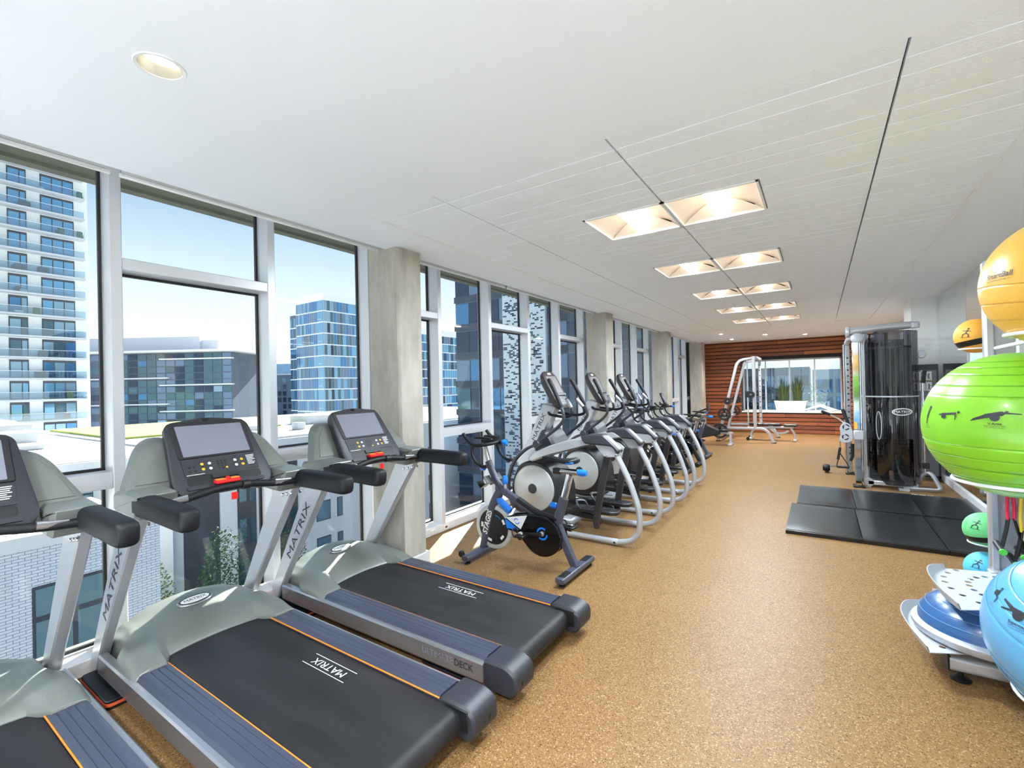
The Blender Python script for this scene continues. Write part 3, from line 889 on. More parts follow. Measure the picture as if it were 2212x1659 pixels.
    # cross bar with pulse plates
    bar = catmull([(-1.46, -.375, 1.045), (-1.475, -.25, 1.052), (-1.495, -.1, 1.072), (-1.50, .0, 1.076), (-1.495, .1, 1.072), (-1.475, .25, 1.052), (-1.46, .375, 1.045)], 6)
    cb = part('cross_bar', MB().tube(bar, .0205, 12), 'rubber', t)
    for sg in (-1, 1):
        pm = MB(); pth = [Vector((-1.469 + .0 * k, sg * (.33 - .02 * k), 1.0475 + .002 * k)) + Vector((0, 0, .0)) for k in range(6)]
        pm.sweep([p + Vector((0.004, 0, .006)) for p in pth], rrect(.026, .034, .01, 3))
        part('pulse_plate', pm, 'silver_side', cb)
    part('clamp', MB().lathe([(.024, -.02), (.026, -.018), (.026, .018), (.024, .02)], 16, (-1.493, .075, 1.072), 'y'), 'black', cb)
    # safety key
    sk = part('safety_key', MB().box(-1.545, -1.495, -.075, .055, 1.098, 1.118, .006), 'red', t)
    part('key_top', MB().box(-1.538, -1.502, -.07, -.02, 1.117, 1.124, .003).box(-1.538, -1.502, .005, .05, 1.117, 1.124, .003), 'orange', sk)
    part('key_button', MB().cyl((-1.52, -.008, 1.118), .011, 0, .014, n=14, ch=.003), 'red', sk)
    part('key_tag', MB().box(-1.475, -1.470, -.012, .022, 1.005, 1.045, .002), 'red', sk)
    # console, built flat in (u across, v up the slope, w out of the face)
    B0 = Vector((-1.515, 0, 1.065)); vd = Vector((-.285, 0, .40)).normalized(); ud = Vector((0, 1, 0)); wd = ud.cross(vd).normalized()
    if wd.x < 0: wd = -wd
    def cp(u, v, w): return B0 + ud * u + vd * v + wd * w
    out = fillet([(-.235, .0), (.235, .0), (.262, .06), (.222, .455), (.0, .486), (-.222, .455), (-.262, .06)], .05, 5, True)
    def ring(sc, w, dv=0.0):
        return [cp(p.x * sc, .243 + (p.y - .243) * sc + dv, w) for p in out]
    cn = MB().loft([ring(.80, -.085), ring(.97, -.06), ring(1.0, -.035), ring(1.0, -.004), ring(.975, .0)])
    co = part('console', cn, 'charcoal', t, 30)
    def slab(poly, w0, w1, ins=.0):
        return MB().loft([[cp(p[0], p[1], w0) for p in poly], [cp(p[0], p[1], w1) for p in poly]])
    def rr(u0, u1, v0, v1, r=.006):
        return [tuple(p) for p in fillet([(u0, v0), (u1, v0), (u1, v1), (u0, v1)], r, 3, True)]
    part('bezel', MB().loft([[cp(p[0], p[1], -.001) for p in rr(-.205, .205, .212, .452, .012)], [cp(p[0], p[1], .006) for p in rr(-.20, .20, .214, .450, .012)]]), 'charcoal_dark', co)
    part('screen', slab(rr(-.178, .178, .224, .425, .004), .005, .0075), 'screen', co)
    part('key_panel', slab(rr(-.195, .195, .102, .205, .004), -.001, .004), 'charcoal', co)
    bt = MB(); bw = MB(); bk = MB(); pr_ = MB()
    def disc(mb, u, v, r, w=.0055, n=12): mb.loft([[cp(u + r * cos(2 * pi * k / n), v + r * sin(2 * pi * k / n), .003) for k in range(n)], [cp(u + r * .85 * cos(2 * pi * k / n), v + r * .85 * sin(2 * pi * k / n), w) for k in range(n)]])
    for u in (-.100, .112):
        for v in (.138, .170): disc(bt, u, v, .0095)
    for u in (-.062, .075):
        for v in (.138, .170): disc(bw, u, v, .0095)
    for u in (-.100, .112, -.062, .075): slab_ = slab(rr(u - .006, u + .006, .146, .162, .002), .003, .0045); bk.add(slab_.v, slab_.f)
    for i in range(3):
        for j in range(4):
            (disc(bt, .002 + .019 * (i - 1), .131 + .0155 * j, .007) if (i == 2 and j == 0) else disc(bk, .002 + .019 * (i - 1), .131 + .0155 * j, .0068))
    for u in (-.163, -.141):
        for v in (.135, .158): disc(bk, u, v, .008)
    part('buttons', bt, 'yellow_button', co); part('buttons', bw, 'white_button', co); part('buttons', bk, 'black', co)
    for k in range(7):
        wdt = (.048, .044, .040, .046, .03, .042, .036)[k]
        s2 = slab([(.140, .192 - k * .0095), (.140 + wdt, .192 - k * .0095), (.140 + wdt, .188 - k * .0095), (.140, .188 - k * .0095)], .004, .0045); pr_.add(s2.v, s2.f)
    s2 = slab([(-.188, .109), (-.10, .109), (-.10, .112), (-.188, .112)], .004, .0045); pr_.add(s2.v, s2.f)
    part('print', pr_, 'off_white', co, 0)
    part('tray', slab(rr(-.195, .195, .045, .098, .02), -.0015, .001), 'black', co)
    part('tray_lip', slab(rr(-.205, .205, .020, .044, .01), -.002, .008), 'charcoal', co)
    part('reading_stop', slab(rr(-.07, .07, .072, .100, .004), .0, .010), 'charcoal_dark', co)
    part('camera', slab(rr(-.022, .008, .458, .473, .002), -.001, .003), 'black_gloss', co)
    part('rear_housing', MB().loft([[cp(p[0], p[1], -.13) for p in rr(-.15, .15, .04, .36, .05)], [cp(p[0], p[1], -.07) for p in rr(-.20, .20, .02, .42, .05)]]), 'shroud', t)
    return t
tm = make_treadmill()
TX = -1.27
tm.location = (TX, 1.285, 0); tm['group'] = 'treadmills facing the windows'
tm['label'] = 'middle grey treadmill with wide belt facing the windows'
dup(tm, (TX, 2.33, 0), 0, 'grey treadmill beside the concrete column, farthest of the three')
dup(tm, (TX, .27, 0), 0, 'grey treadmill cut off by the lower left corner of the picture')
# isolation pads under the treadmill feet
def pad(x, y, lab):
    p = thing('vibration_pad', lab, 'pad', (x, y, 0), 0, 'orange edged pads under treadmill feet')
    ol = rrect(.42, .26 if 'front' in lab else .20, .03, 4)
    part('base', MB().prism(ol, 'z', 0.0, .016), 'black', p)
    part('orange_layer', MB().prism([(a * 1.006, b * 1.01) for a, b in ol], 'z', .016, .030), 'orange_pad', p)
    part('top_mat', MB().prism(ol, 'z', .030, .045, .004), 'rubber', p)
    return p
for yc, nm in ((1.285, 'middle'), (2.33, 'farthest'), (.27, 'nearest')):
    for dy, sd in ((-.36, 'near'), (.36, 'far')):
        for x, fr_ in ((-1.98 + TX, 'front'), (-.27 + TX, 'rear')):
            if nm == 'nearest' and (sd == 'near'): continue
            pad(x + (.0 if fr_ == 'front' else -.19), yc + (dy if fr_ == 'front' else dy * .92), 'orange edged black pad under the %s %s foot of the %s treadmill' % (sd, fr_, nm))

# ------------------------------------------------------------------ elliptical trainer
def make_elliptical():
    t = thing('elliptical_trainer', 'x', 'elliptical')
    W = .34
    for sg in (-1, 1):
        path = catmull([(-.09, 0, .905), (-.02, 0, .77), (.04, 0, .64), (.09, 0, .50), (.12, 0, .39), (.13, 0, .26), (.11, 0, .15), (.04, 0, .075), (-.07, 0, .043), (-.16, 0, .040)], 5)
        path = [Vector((p.x, sg * W, p.z)) for p in path] + [Vector((-.58, sg * W, .040)), Vector((-1.05, sg * (W - .02), .040)), Vector((-1.30, sg * .22, .045))]
        ar = part('rear_arch', MB().tube(path, .029, 14), 'silver', t)
        jc = MB().lathe([(.029, -.03), (.0325, -.028), (.0325, .028), (.029, .03)], 14, (-.12, sg * W, .0385), 'x')
        part('joint_collar', jc, 'silver_matte', ar)
        part('collar_hole', MB().lathe([(.011, 0), (.010, sg * .002), (0, sg * .002)], 12, (-.12, sg * (W + .0325), .0385), 'y'), 'black', ar)
        pl = [tuple(p) for p in fillet([(-.31, .995), (-.10, .995), (-.035, .935), (-.065, .885), (-.20, .872)], .018, 3, True)]
        ba = part('side_plate', MB().prism(pl, 'y', sg * (W + .012), sg * (W + .026), .003), 'silver_matte', t)
        b_ = MB()
        for x, z in ((-.185, .895), (-.085, .905)): bolt(b_, (x, sg * (W + .026), z), '%sy' % ('+' if sg > 0 else '-'), .017)
        part('bolts', b_, 'chrome', ba)
        cv = [tuple(p) for p in fillet([(-.46, 1.065), (-.36, 1.10), (-.205, 1.105), (-.12, 1.03), (-.03, .945), (-.07, .905), (-.12, .985), (-.42, 1.0)], .03, 4, True)]
        part('rear_cover', MB().prism(cv, 'y', sg * (W - .065), sg * (W + .05), .016), 'elliptical_dark', t)
        bm_ = [(-1.12, .80), (-1.05, .865), (-.84, .955), (-.62, 1.025), (-.36, 1.07), (-.25, 1.0), (-.42, .965), (-.63, .905), (-.85, .845), (-1.08, .76)]
        bm_ = [tuple(p) for p in fillet(bm_, .03, 3, True)]
        part('side_beam', MB().prism(bm_, 'y', sg * (W - .07), sg * (W + .01), .015), 'silver', t)
        lk = [tuple(p) for p in fillet([(-.165, .89), (-.235, .89), (-.305, .60), (-.375, .20), (-.365, .125), (-.315, .125), (-.28, .35), (-.225, .62)], .015, 3, True)]
        part('swing_link', MB().prism(lk, 'y', sg * (W - .075), sg * (W - .03), .01), 'elliptical_link', t)
        part('link_cap', MB().cyl((-.335, 0, .185), .033, sg * (W - .115), sg * (W - .075), 'y', 16, .004), 'black', t)
        pa = MB().sweep([(-1.28, sg * .20, .235), (-.70, sg * .20, .235), (-.36, sg * .20, .205)], rrect(.045, .06, .012, 2))
        part('pedal_arm', pa, 'charcoal_dark', t)
        pd = [tuple(p) for p in fillet([(-.64, -.075), (-.56, -.085), (-.20, -.085), (-.13, -.05), (-.13, .05), (-.20, .085), (-.56, .085), (-.64, .075)], .03, 4, True)]
        pdl = part('pedal', MB().prism([(a, sg * .19 + b) for a, b in pd], 'z', .265, .305, .008), 'charcoal_dark', t)
        rd = MB()
        for k in range(7): rd.box(-.52 + .045 * k, -.50 + .045 * k, sg * .19 - .05, sg * .19 + .05, .304, .309)
        part('tread', rd, 'black', pdl)
        part('toe_cup', MB().sweep(catmull([(-.52, sg * .19 - .09, .30), (-.56, sg * .19 - .085, .345), (-.60, sg * .19, .36), (-.56, sg * .19 + .085, .345), (-.52, sg * .19 + .09, .30)], 5), rrect(.03, .012, .004, 2)), 'charcoal_dark', pdl)
        # crank + flywheel disc
        part('disc_cover', MB().lathe([(0, sg * .262), (.05, sg * .262), (.055, sg * .258), (.235, sg * .250), (.258, sg * .240), (.262, sg * .225)], 40, (-1.12, 0, .445), 'y'), 'disc', t)
        part('disc_hub', MB().lathe([(0, sg * .268), (.052, sg * .266), (.056, sg * .258)], 28, (-1.12, 0, .445), 'y'), 'charcoal', t)
        part('pivot', MB().lathe([(.0, sg * .335), (.038, sg * .335), (.046, sg * .325), (.046, sg * .255), (.034, sg * .24)], 20, (-1.02, 0, .955), 'y'), 'elliptical_dark', t)
        hp = catmull([(-1.02, sg * .30, .955), (-.90, sg * .30, 1.045), (-.77, sg * .30, 1.14), (-.69, sg * .30, 1.225), (-.685, sg * .30, 1.29), (-.71, sg * .295, 1.36), (-.77, sg * .285, 1.49), (-.84, sg * .275, 1.62), (-.875, sg * .27, 1.675)], 5)
        hb = part('moving_handlebar', MB().tube(hp, .0175, 12), 'elliptical_dark', t)
        gp = hp[-16:]
        part('grip', MB().tube(gp, [.0195] + [.0245] * (len(gp) - 3) + [.022, .010], 12), 'rubber', hb)
        # lower handle arm toward the front
        lp = catmull([(-1.02, sg * .285, .955), (-1.18, sg * .285, .885), (-1.34, sg * .28, .74), (-1.42, sg * .28, .55), (-1.42, sg * .28, .36), (-1.36, sg * .27, .20)], 5)
        part('lower_arm', MB().sweep(lp, rrect(.03, .05, .01, 2), up=(0, 1, 0)), 'elliptical_dark', t)
        fb = fillet([(-1.02, sg * .03, 1.30), (-.94, sg * .15, 1.275), (-.74, sg * .165, 1.25), (-.65, sg * .165, 1.275), (-.655, sg * .15, 1.34), (-.74, sg * .12, 1.45)], .05, 5)
        fx = part('fixed_handlebar', MB().tube(fb, .016, 10), 'rubber', t)
        part('pulse_grip', MB().tube([(-.662, sg * .148, 1.352), (-.70, sg * .135, 1.40), (-.732, sg * .123, 1.44)], [.018, .023, .019], 12), 'silver_side', fx)
    hs = [tuple(p) for p in fillet([(-1.42, .16), (-1.43, .48), (-1.33, .70), (-1.14, .765), (-.95, .72), (-.82, .50), (-.80, .13), (-1.1, .10)], .10, 6, True)]
    part('drive_housing', MB().prism(hs, 'y', -.225, .225, .02), 'charcoal_dark', t)
    bf = MB(); bf.box(-1.48, -.70, -.14, .14, .05, .12, .02); bf.box(-1.50, -1.42, -.30, .30, .02, .08, .02)
    part('base_frame', bf, 'silver_matte', t)
    ft = MB()
    for y in (-.27, .27): ft.cyl((-1.46, y, 0), .03, 0, .03, n=12)
    part('feet', ft, 'black', t)
    mt = [tuple(p) for p in fillet([(-1.40, .62), (-1.46, .74), (-1.28, .965), (-1.065, 1.40), (-.90, 1.37), (-1.10, .98), (-1.14, .80), (-1.20, .66)], .03, 4, True)]
    ma = part('mast', MB().prism(mt, 'y', -.075, .075, .014), 'silver', t)
    for sg in (-1, 1):
        tx = MB(); d = Vector((.215, 0, .435)).normalized(); rt = d if sg < 0 else -d; up = Vector((0, sg, 0)).cross(rt)
        put_text(tx, 'MATRIX', (-1.125, sg * .0765, 1.12), rt, up, .075, spread=1.3)
        part('lettering', tx, 'print_dark', ma, 0)
    hc = [tuple(p) for p in fillet([(-1.14, .86), (-1.10, .98), (-1.04, 1.10), (-.97, 1.11), (-.90, 1.02), (-.82, .86), (-.95, .80)], .04, 4, True)]
    part('hub_cover', MB().prism(hc, 'y', -.20, .20, .03), 'elliptical_dark', t)
    # console
    B0 = Vector((-.80, 0, 1.345)); vd = Vector((-.235, 0, .42)).normalized(); ud = Vector((0, 1, 0)); wd = ud.cross(vd).normalized()
    if wd.x < 0: wd = -wd
    def cp(u, v, w): return B0 + ud * u + vd * v + wd * w
    out = fillet([(-.115, .0), (.115, .0), (.155, .13), (.155, .42), (.10, .485), (-.10, .485), (-.155, .42), (-.155, .13)], .05, 5, True)
    def ring(sc, w): return [cp(p.x * sc, .24 + (p.y - .24) * sc, w) for p in out]
    co = part('console', MB().loft([ring(.80, -.085), ring(.97, -.055), ring(1, -.03), ring(1, -.004), ring(.965, 0)]), 'brown_console', t, 30)
    def rr(u0, u1, v0, v1, r=.006): return [tuple(p) for p in fillet([(u0, v0), (u1, v0), (u1, v1), (u0, v1)], r, 3, True)]
    def slab(poly, w0, w1): return MB().loft([[cp(p[0], p[1], w0) for p in poly], [cp(p[0], p[1], w1) for p in poly]])
    part('screen', slab(rr(-.115, .115, .195, .415, .006), -.001, .003), 'screen_small', co)
    part('key_panel', slab(rr(-.10, .10, .04, .15, .006), -.001, .006), 'charcoal_dark', co)
    bt = MB()
    for i in range(5):
        for j in range(2):
            n = 10; u = -.065 + .0325 * i; v = .065 + .03 * j
            bt.loft([[cp(u + .009 * cos(2 * pi * k / n), v + .009 * sin(2 * pi * k / n), .005) for k in range(n)], [cp(u + .007 * cos(2 * pi * k / n), v + .007 * sin(2 * pi * k / n), .008) for k in range(n)]])
    part('buttons', bt, 'poster_grey', co)
    part('camera', slab(rr(-.035, .035, .435, .46, .004), -.001, .003), 'off_white', co)
    part('shelf', slab(rr(-.12, .12, .155, .182, .006), -.001, .022), 'charcoal_dark', co)
    return t
EX = -1.60
el = make_elliptical()
el.location = (EX, 4.71, 0); el['group'] = 'elliptical trainers in a row'
el['label'] = 'nearest silver and charcoal elliptical trainer behind the spin bike'
dup(el, (EX, 5.93, 0), 0, 'middle silver and charcoal elliptical trainer of the three')
dup(el, (EX - .03, 7.17, 0), 0, 'farthest silver and charcoal elliptical trainer by the second column')

# ------------------------------------------------------------------ spin bikes
def ring_arc(mb, c, r0, r1, a0, a1, y0, y1, n=16):
    """flat curved band in the xz plane"""
    pts = []
    lo = [(c[0] + r0 * cos(a0 + (a1 - a0) * k / n), c[1] + r0 * sin(a0 + (a1 - a0) * k / n)) for k in range(n + 1)]
    hi = [(c[0] + r1 * cos(a0 + (a1 - a0) * k / n), c[1] + r1 * sin(a0 + (a1 - a0) * k / n)) for k in range(n + 1)]
    for k in range(n):
        q = [lo[k], lo[k + 1], hi[k + 1], hi[k]]
        mb.loft([[(p[0], y0, p[1]) for p in q], [(p[0], y1, p[1]) for p in q]])
def make_bike(frame='bike_frame', acc='bike_blue', word='STAGES', console=False):
    t = thing('spin_bike', 'x', 'exercise bike')
    for x, nm in ((-.50, 'front_stabilizer'), (.46, 'rear_stabilizer')):
        sec = rrect(.085, .048, .018, 3)
        st = part(nm, MB().sweep([(x, -.30, .055), (x, -.29, .055), (x, .29, .055), (x, .30, .055)], sec, scale=[.8, 1, 1, .8]), frame, t)
        for y in (-.255, .255):
            part('levelling_foot', MB().lathe([(.012, .034), (.012, .018), (.026, .014), (.028, 0.0)], 14, (x, y, 0)), 'black', st)
        if x > 0:
            for y in (-.20, .20): part('step_pad', MB().box(x - .03, x + .03, y - .065, y + .065, .078, .0815, .003), 'black', st)
        else:
            for y in (-.30, .30):
                wh = part('transport_wheel', MB().lathe([(0, -.015), (.024, -.015), (.03, -.01), (.03, .01), (.024, .015), (0, .015)], 16, (x - .055, y * .92, .085), 'y'), 'black', st)
    box = rrect(.082, .055, .02, 3)
    fk = fillet([(-.505, 0, .07), (-.455, 0, .28), (-.385, 0, .50), (-.285, 0, .655)], .15, 6)
    fo = part('fork', MB().sweep(fk, box, up=(0, 1, 0)), frame, t)
    tx = MB(); d = Vector((.075, 0, .25)).normalized()
    for sg in (-1, 1):
        rt = d if sg < 0 else -d; up = Vector((0, sg, 0)).cross(rt)
        put_text(tx, word, (-.437, sg * .0292, .33), rt, up, 0.076, shear=.18, spread=.9)
    part('lettering', tx, 'print_white', fo, 0)
    part('head_tube', MB().sweep([(-.275, 0, .63), (-.36, 0, .745), (-.435, 0, .90)], rrect(.062, .05, .02, 3), up=(0, 1, 0)), frame, t)
    part('handlebar_post', MB().sweep([(-.415, 0, .86), (-.47, 0, 1.03), (-.475, 0, 1.07)], rrect(.032, .045, .008, 2), up=(0, 1, 0)), 'chrome', t)
    tt = fillet([(-.30, 0, .655), (-.06, 0, .535), (.10, 0, .455), (.30, 0, .43)], .12, 5)
    part('top_tube', MB().sweep(tt, rrect(.07, .05, .02, 3), up=(0, 1, 0)), frame, t)
    part('tube_guard', MB().sweep([p + Vector((0, 0, .018)) for p in tt[2:]], rrect(.05, .054, .02, 3), up=(0, 1, 0)), 'rubber', t)
    part('seat_tube', MB().sweep([(.285, 0, .40), (.365, 0, .64)], rrect(.078, .052, .02, 3), up=(0, 1, 0)), frame, t)
    part('seat_post', MB().sweep([(.355, 0, .60), (.425, 0, .845)], rrect(.055, .034, .006, 2), up=(0, 1, 0)), 'chrome', t)
    part('rear_leg', MB().sweep(fillet([(.275, 0, .46), (.35, 0, .28), (.455, 0, .07)], .1, 5), rrect(.075, .05, .02, 3), up=(0, 1, 0)), frame, t)
    sl = part('saddle_slider', MB().cyl((0, 0, .868), .026, .33, .50, 'x', 18, .003), 'chrome', t)
    part('slider_block', MB().box(.27, .345, -.026, .026, .842, .892, .006), 'black', sl)
    part('slider_knob', MB().lathe([(.020, .50), (.027, .505), (.029, .55), (.022, .578), (0, .58)], 16, (0, 0, .868), 'x'), acc, sl)
    # saddle
    rings = []
    for (x, w, zt, h) in ((.165, .012, .985, .018), (.20, .022, .99, .03), (.27, .03, .988, .036), (.34, .05, .982, .045), (.41, .085, .985, .055), (.46, .095, .995, .06), (.49, .07, .99, .05), (.50, .03, .98, .03)):
        rings.append([(x, w * cos(a), zt - h / 2 + h / 2 * sin(a) * (1 if sin(a) < 0 else .8)) for a in [2 * pi * k / 16 for k in range(16)]])
    sd = part('saddle', MB().loft(rings), 'rubber', t, 60)
    for sg in (-1, 1): part('saddle_insert', MB().ball((.45, sg * .062, .955), .04, 12, 8, (1.1, .7, .45)), acc, sd)
    # flywheel
    fw = part('flywheel', MB().lathe([(.10, -.006), (.155, -.008), (.165, -.020), (.200, -.020), (.204, -.015), (.204, .015), (.200, .020), (.165, .020), (.155, .008), (.10, .006)], 48, (-.375, 0, .29), 'y', loop=True), 'disc', t)
    part('flywheel_disc', MB().lathe([(0, -.022), (.164, -.0215), (.166, -.018), (.166, .018), (.164, .0215), (0, .022)], 40, (-.375, 0, .29), 'y'), 'black', fw)
    dc = MB()
    for a in (.3, 1.6, 2.9, 4.2, 5.4): ring_arc(dc, (-.375, .29), .118, .142, a, a + .35, -.0228, -.0222)
    part('decal', dc, 'print_white', fw, 0)
    dc = MB()
    for a in (.8, 3.4): ring_arc(dc, (-.375, .29), .112, .118, a, a + .6, -.0228, -.0222)
    part('decal', dc, acc, fw, 0)
    # chain guard
    for sg in (-1, 1):
        cg = [(-.20, .30), (-.22, .42), (.02, .468), (.20, .475), (.31, .425), (.365, .31), (.345, .22), (.27, .145), (.16, .115), (.06, .145), (-.03, .235), (-.10, .30)]
        cg = [tuple(p) for p in fillet(cg, .06, 4, True)]
        go = part('chain_guard', MB().prism(cg, 'y', sg * .030, sg * .068, .008), 'black_gloss', t)
        wt = [(-.20, .415), (.03, .462), (-.04, .33)]
        part('guard_panel', MB().prism(wt, 'y', sg * .0680, sg * .0695), 'print_white' if acc == 'bike_blue' else 'black', go)
        part('guard_flash', MB().prism([(-.205, .405), (-.055, .322), (-.19, .318)], 'y', sg * .0680, sg * .0697), acc, go)
        lg = MB()
        ring_arc(lg, (-.085, .40), .015, .024, .4, 3.2, sg * .0695, sg * .0705, 8); ring_arc(lg, (-.075, .393), .015, .024, 3.5, 6.3, sg * .0695, sg * .0705, 8)
        part('guard_logo', lg, acc, go, 0)
        lg = MB()
        ring_arc(lg, (.18, .325), .040, .055, .9, 3.0, sg * .0680, sg * .0715, 12); ring_arc(lg, (.18, .325), .040, .055, 4.0, 6.2, sg * .0680, sg * .0715, 12)
        part('guard_ring', lg, acc, go, 0)
        part('crank_hub', MB().lathe([(.022, sg * .066), (.022, sg * .082), (.014, sg * .088), (0, sg * .088)], 18, (.18, 0, .325), 'y'), 'silver_side', t)
        dx = -1 if sg < 0 else 1
        tip = Vector((.18 + dx * .165, sg * .092, .325 - dx * -.022))
        ca = part('crank_arm', MB().sweep([(.18, sg * .092, .325), tip], rrect(.03, .014, .005, 2), up=(0, 1, 0)), 'black', t)
        pd = MB(); px, pz = tip.x, tip.z
        pd.box(px - .045, px + .045, sg * .105, sg * .195, pz - .012, pz + .012, .004)
        po = part('pedal', pd, 'black', t)
        cl = MB()
        cl.tube(fillet([(px - .05, sg * .11, pz - .01), (px - .07, sg * .11, pz + .04), (px - .075, sg * .15, pz + .06), (px - .07, sg * .19, pz + .04), (px - .05, sg * .19, pz - .01)], .02, 3), .006, 8)
        part('toe_cage', cl, 'black', po)
        part('cleat', MB().box(px - .025, px + .025, sg * .125, sg * .175, pz + .012, pz + .03, .005).box(px - .02, px + .02, sg * .13, sg * .17, pz - .035, pz - .012, .005), 'chrome', po)
    # handlebars
    for sg in (-1, 1):
        ob = catmull([(-.30, sg * .03, 1.09), (-.30, sg * .11, 1.085), (-.36, sg * .175, 1.075), (-.455, sg * .19, 1.07), (-.54, sg * .185, 1.12), (-.585, sg * .18, 1.17)], 5)
        part('handlebar', MB().tube(ob, .0165, 12), 'rubber', t, 60)
        lb = catmull([(-.465, sg * .19, 1.075), (-.465, sg * .205, 1.0), (-.42, sg * .21, .925), (-.35, sg * .205, .885), (-.30, sg * .20, .89)], 5)
        part('drop_bar', MB().tube(lb, .0165, 12), 'rubber', t, 60)
        part('arm_pad', MB().sweep([(-.52, sg * .075, 1.125), (-.44, sg * .075, 1.125), (-.36, sg * .06, 1.12)], rrect(.05, .022, .01, 3)), 'rubber', t)
    part('bar_slider', MB().box(-.50, -.26, -.025, .025, 1.065, 1.105, .008), 'rubber', t)
    kn = lambda c, ax, h: MB().lathe([(.018, 0), (.026, h * .15), (.027, h * .7), (.02, h), (0, h * 1.02)], 16, c, ax)
    part('stem_knob', kn((-.265, 0, 1.085), 'x', .05), acc, t)
    part('resistance_knob', kn((-.245, 0, .70), 'z', .075), acc, t)
    part('resistance_stem', MB().cyl((-.245, 0, .64), .012, 0, .08), 'silver', t)
    part('post_knob', kn((-.47, 0, .83), 'x', -.055), acc, t)
    part('seat_knob', kn((.29, 0, .565), 'x', -.06), acc, t)
    part('brake_cover', MB().sweep([(-.33, 0, .56), (-.26, 0, .50), (-.19, 0, .455)], rrect(.06, .055, .02, 3), up=(0, 1, 0)), acc, t)
    # bottle tray
    bt = MB(); pr = [(-.05, .0), (-.05, .07), (-.044, .07), (-.044, .006), (.044, .006), (.044, .07), (.05, .07), (.05, .0)]
    m_ = MB()
    for y in (-.08, .08):
        m2 = MB().prism(pr, 'y', y - .045, y + .045)
        m_.add(m2.v, m2.f)
    m_.xf(Matrix.Translation((-.40, 0, .69)) @ Matrix.Rotation(radians(-35), 4, 'Y'))
    part('bottle_holder', m_, 'black', t)
    if console:
        cn = part('console', MB().box(-.02, .02, -.075, .075, 0, .26, .01).xf(Matrix.Translation((-.40, 0, 1.14)) @ Matrix.Rotation(radians(-22), 4, 'Y')), 'charcoal_dark', t)
        part('screen', MB().box(.02, .023, -.058, .058, .03, .23, .004).xf(Matrix.Translation((-.40, 0, 1.14)) @ Matrix.Rotation(radians(-22), 4, 'Y')), 'screen', cn)
    return t
bk = make_bike()
bk.location = (-2.2, 3.52, 0); bk['label'] = 'grey spin bike with blue knobs standing beside the far treadmill'; bk['group'] = 'spin bikes'
bc = make_bike(console=True)
bc.location = (-2.47, 10.45, 0); bc['label'] = 'grey spin bike with blue knobs and an upright display beyond the ellipticals'; bc['group'] = 'spin bikes'
bb = make_bike(frame='charcoal_dark', acc='charcoal', word='STAGES')
bb.location = (-2.42, 8.55, 0); bb['label'] = 'black spin bike next to the farthest elliptical'; bb['group'] = 'black spin bikes'
dup(bb, (-2.42, 9.45, 0), 0, 'black spin bike in front of the grey one with a display', 'black spin bikes')

# ------------------------------------------------------------------ rowing machine by the wood wall
rw_ = thing('rowing_machine', 'black rowing machine between the spin bikes and the smith machine', 'rowing machine', (-2.75, 12.75, 0))
bd = [tuple(p) for p in fillet([(-.35, .12), (-.30, .50), (-.10, .68), (.12, .60), (.62, .36), (.62, .26), (.10, .14)], .06, 5, True)]
part('body', MB().prism(bd, 'y', -.11, .11, .02), 'charcoal_dark', rw_)
tx = MB(); put_text(tx, 'MATRIX', (.02, -.1115, .47), (1, 0, -.12), (.12, 0, 1), .10, spread=1.2)
part('lettering', tx, 'print_white', rw_, 0)
part('flywheel_cover', MB().lathe([(0, -.135), (.10, -.135), (.20, -.125), (.23, -.10), (.23, .10), (.20, .125), (0, .135)], 32, (-.08, 0, .38), 'y'), 'black', rw_)
part('rail', MB().sweep([(.3, 0, .30), (.9, 0, .30)], rrect(.07, .06, .01, 2)), 'silver', rw_)
part('seat', MB().box(.60, .82, -.15, .15, .345, .40, .02), 'black', rw_)
part('console_arm', MB().sweep(fillet([(-.15, 0, .60), (.10, 0, .84), (.36, 0, .93)], .1, 4), rrect(.04, .03, .01, 2), up=(0, 1, 0)), 'black', rw_)
part('console', MB().box(.33, .36, -.10, .10, .86, 1.06, .008), 'charcoal', rw_)
for x in (-.25, .85): part('foot', MB().box(x - .04, x + .04, -.22, .22, 0, .05, .01).box(x - .025, x + .025, -.03, .03, .04, .30), 'silver_matte', rw_)
part('handle', MB().cyl((.16, 0, .66), .014, -.22, .22, 'y', 12), 'rubber', rw_)

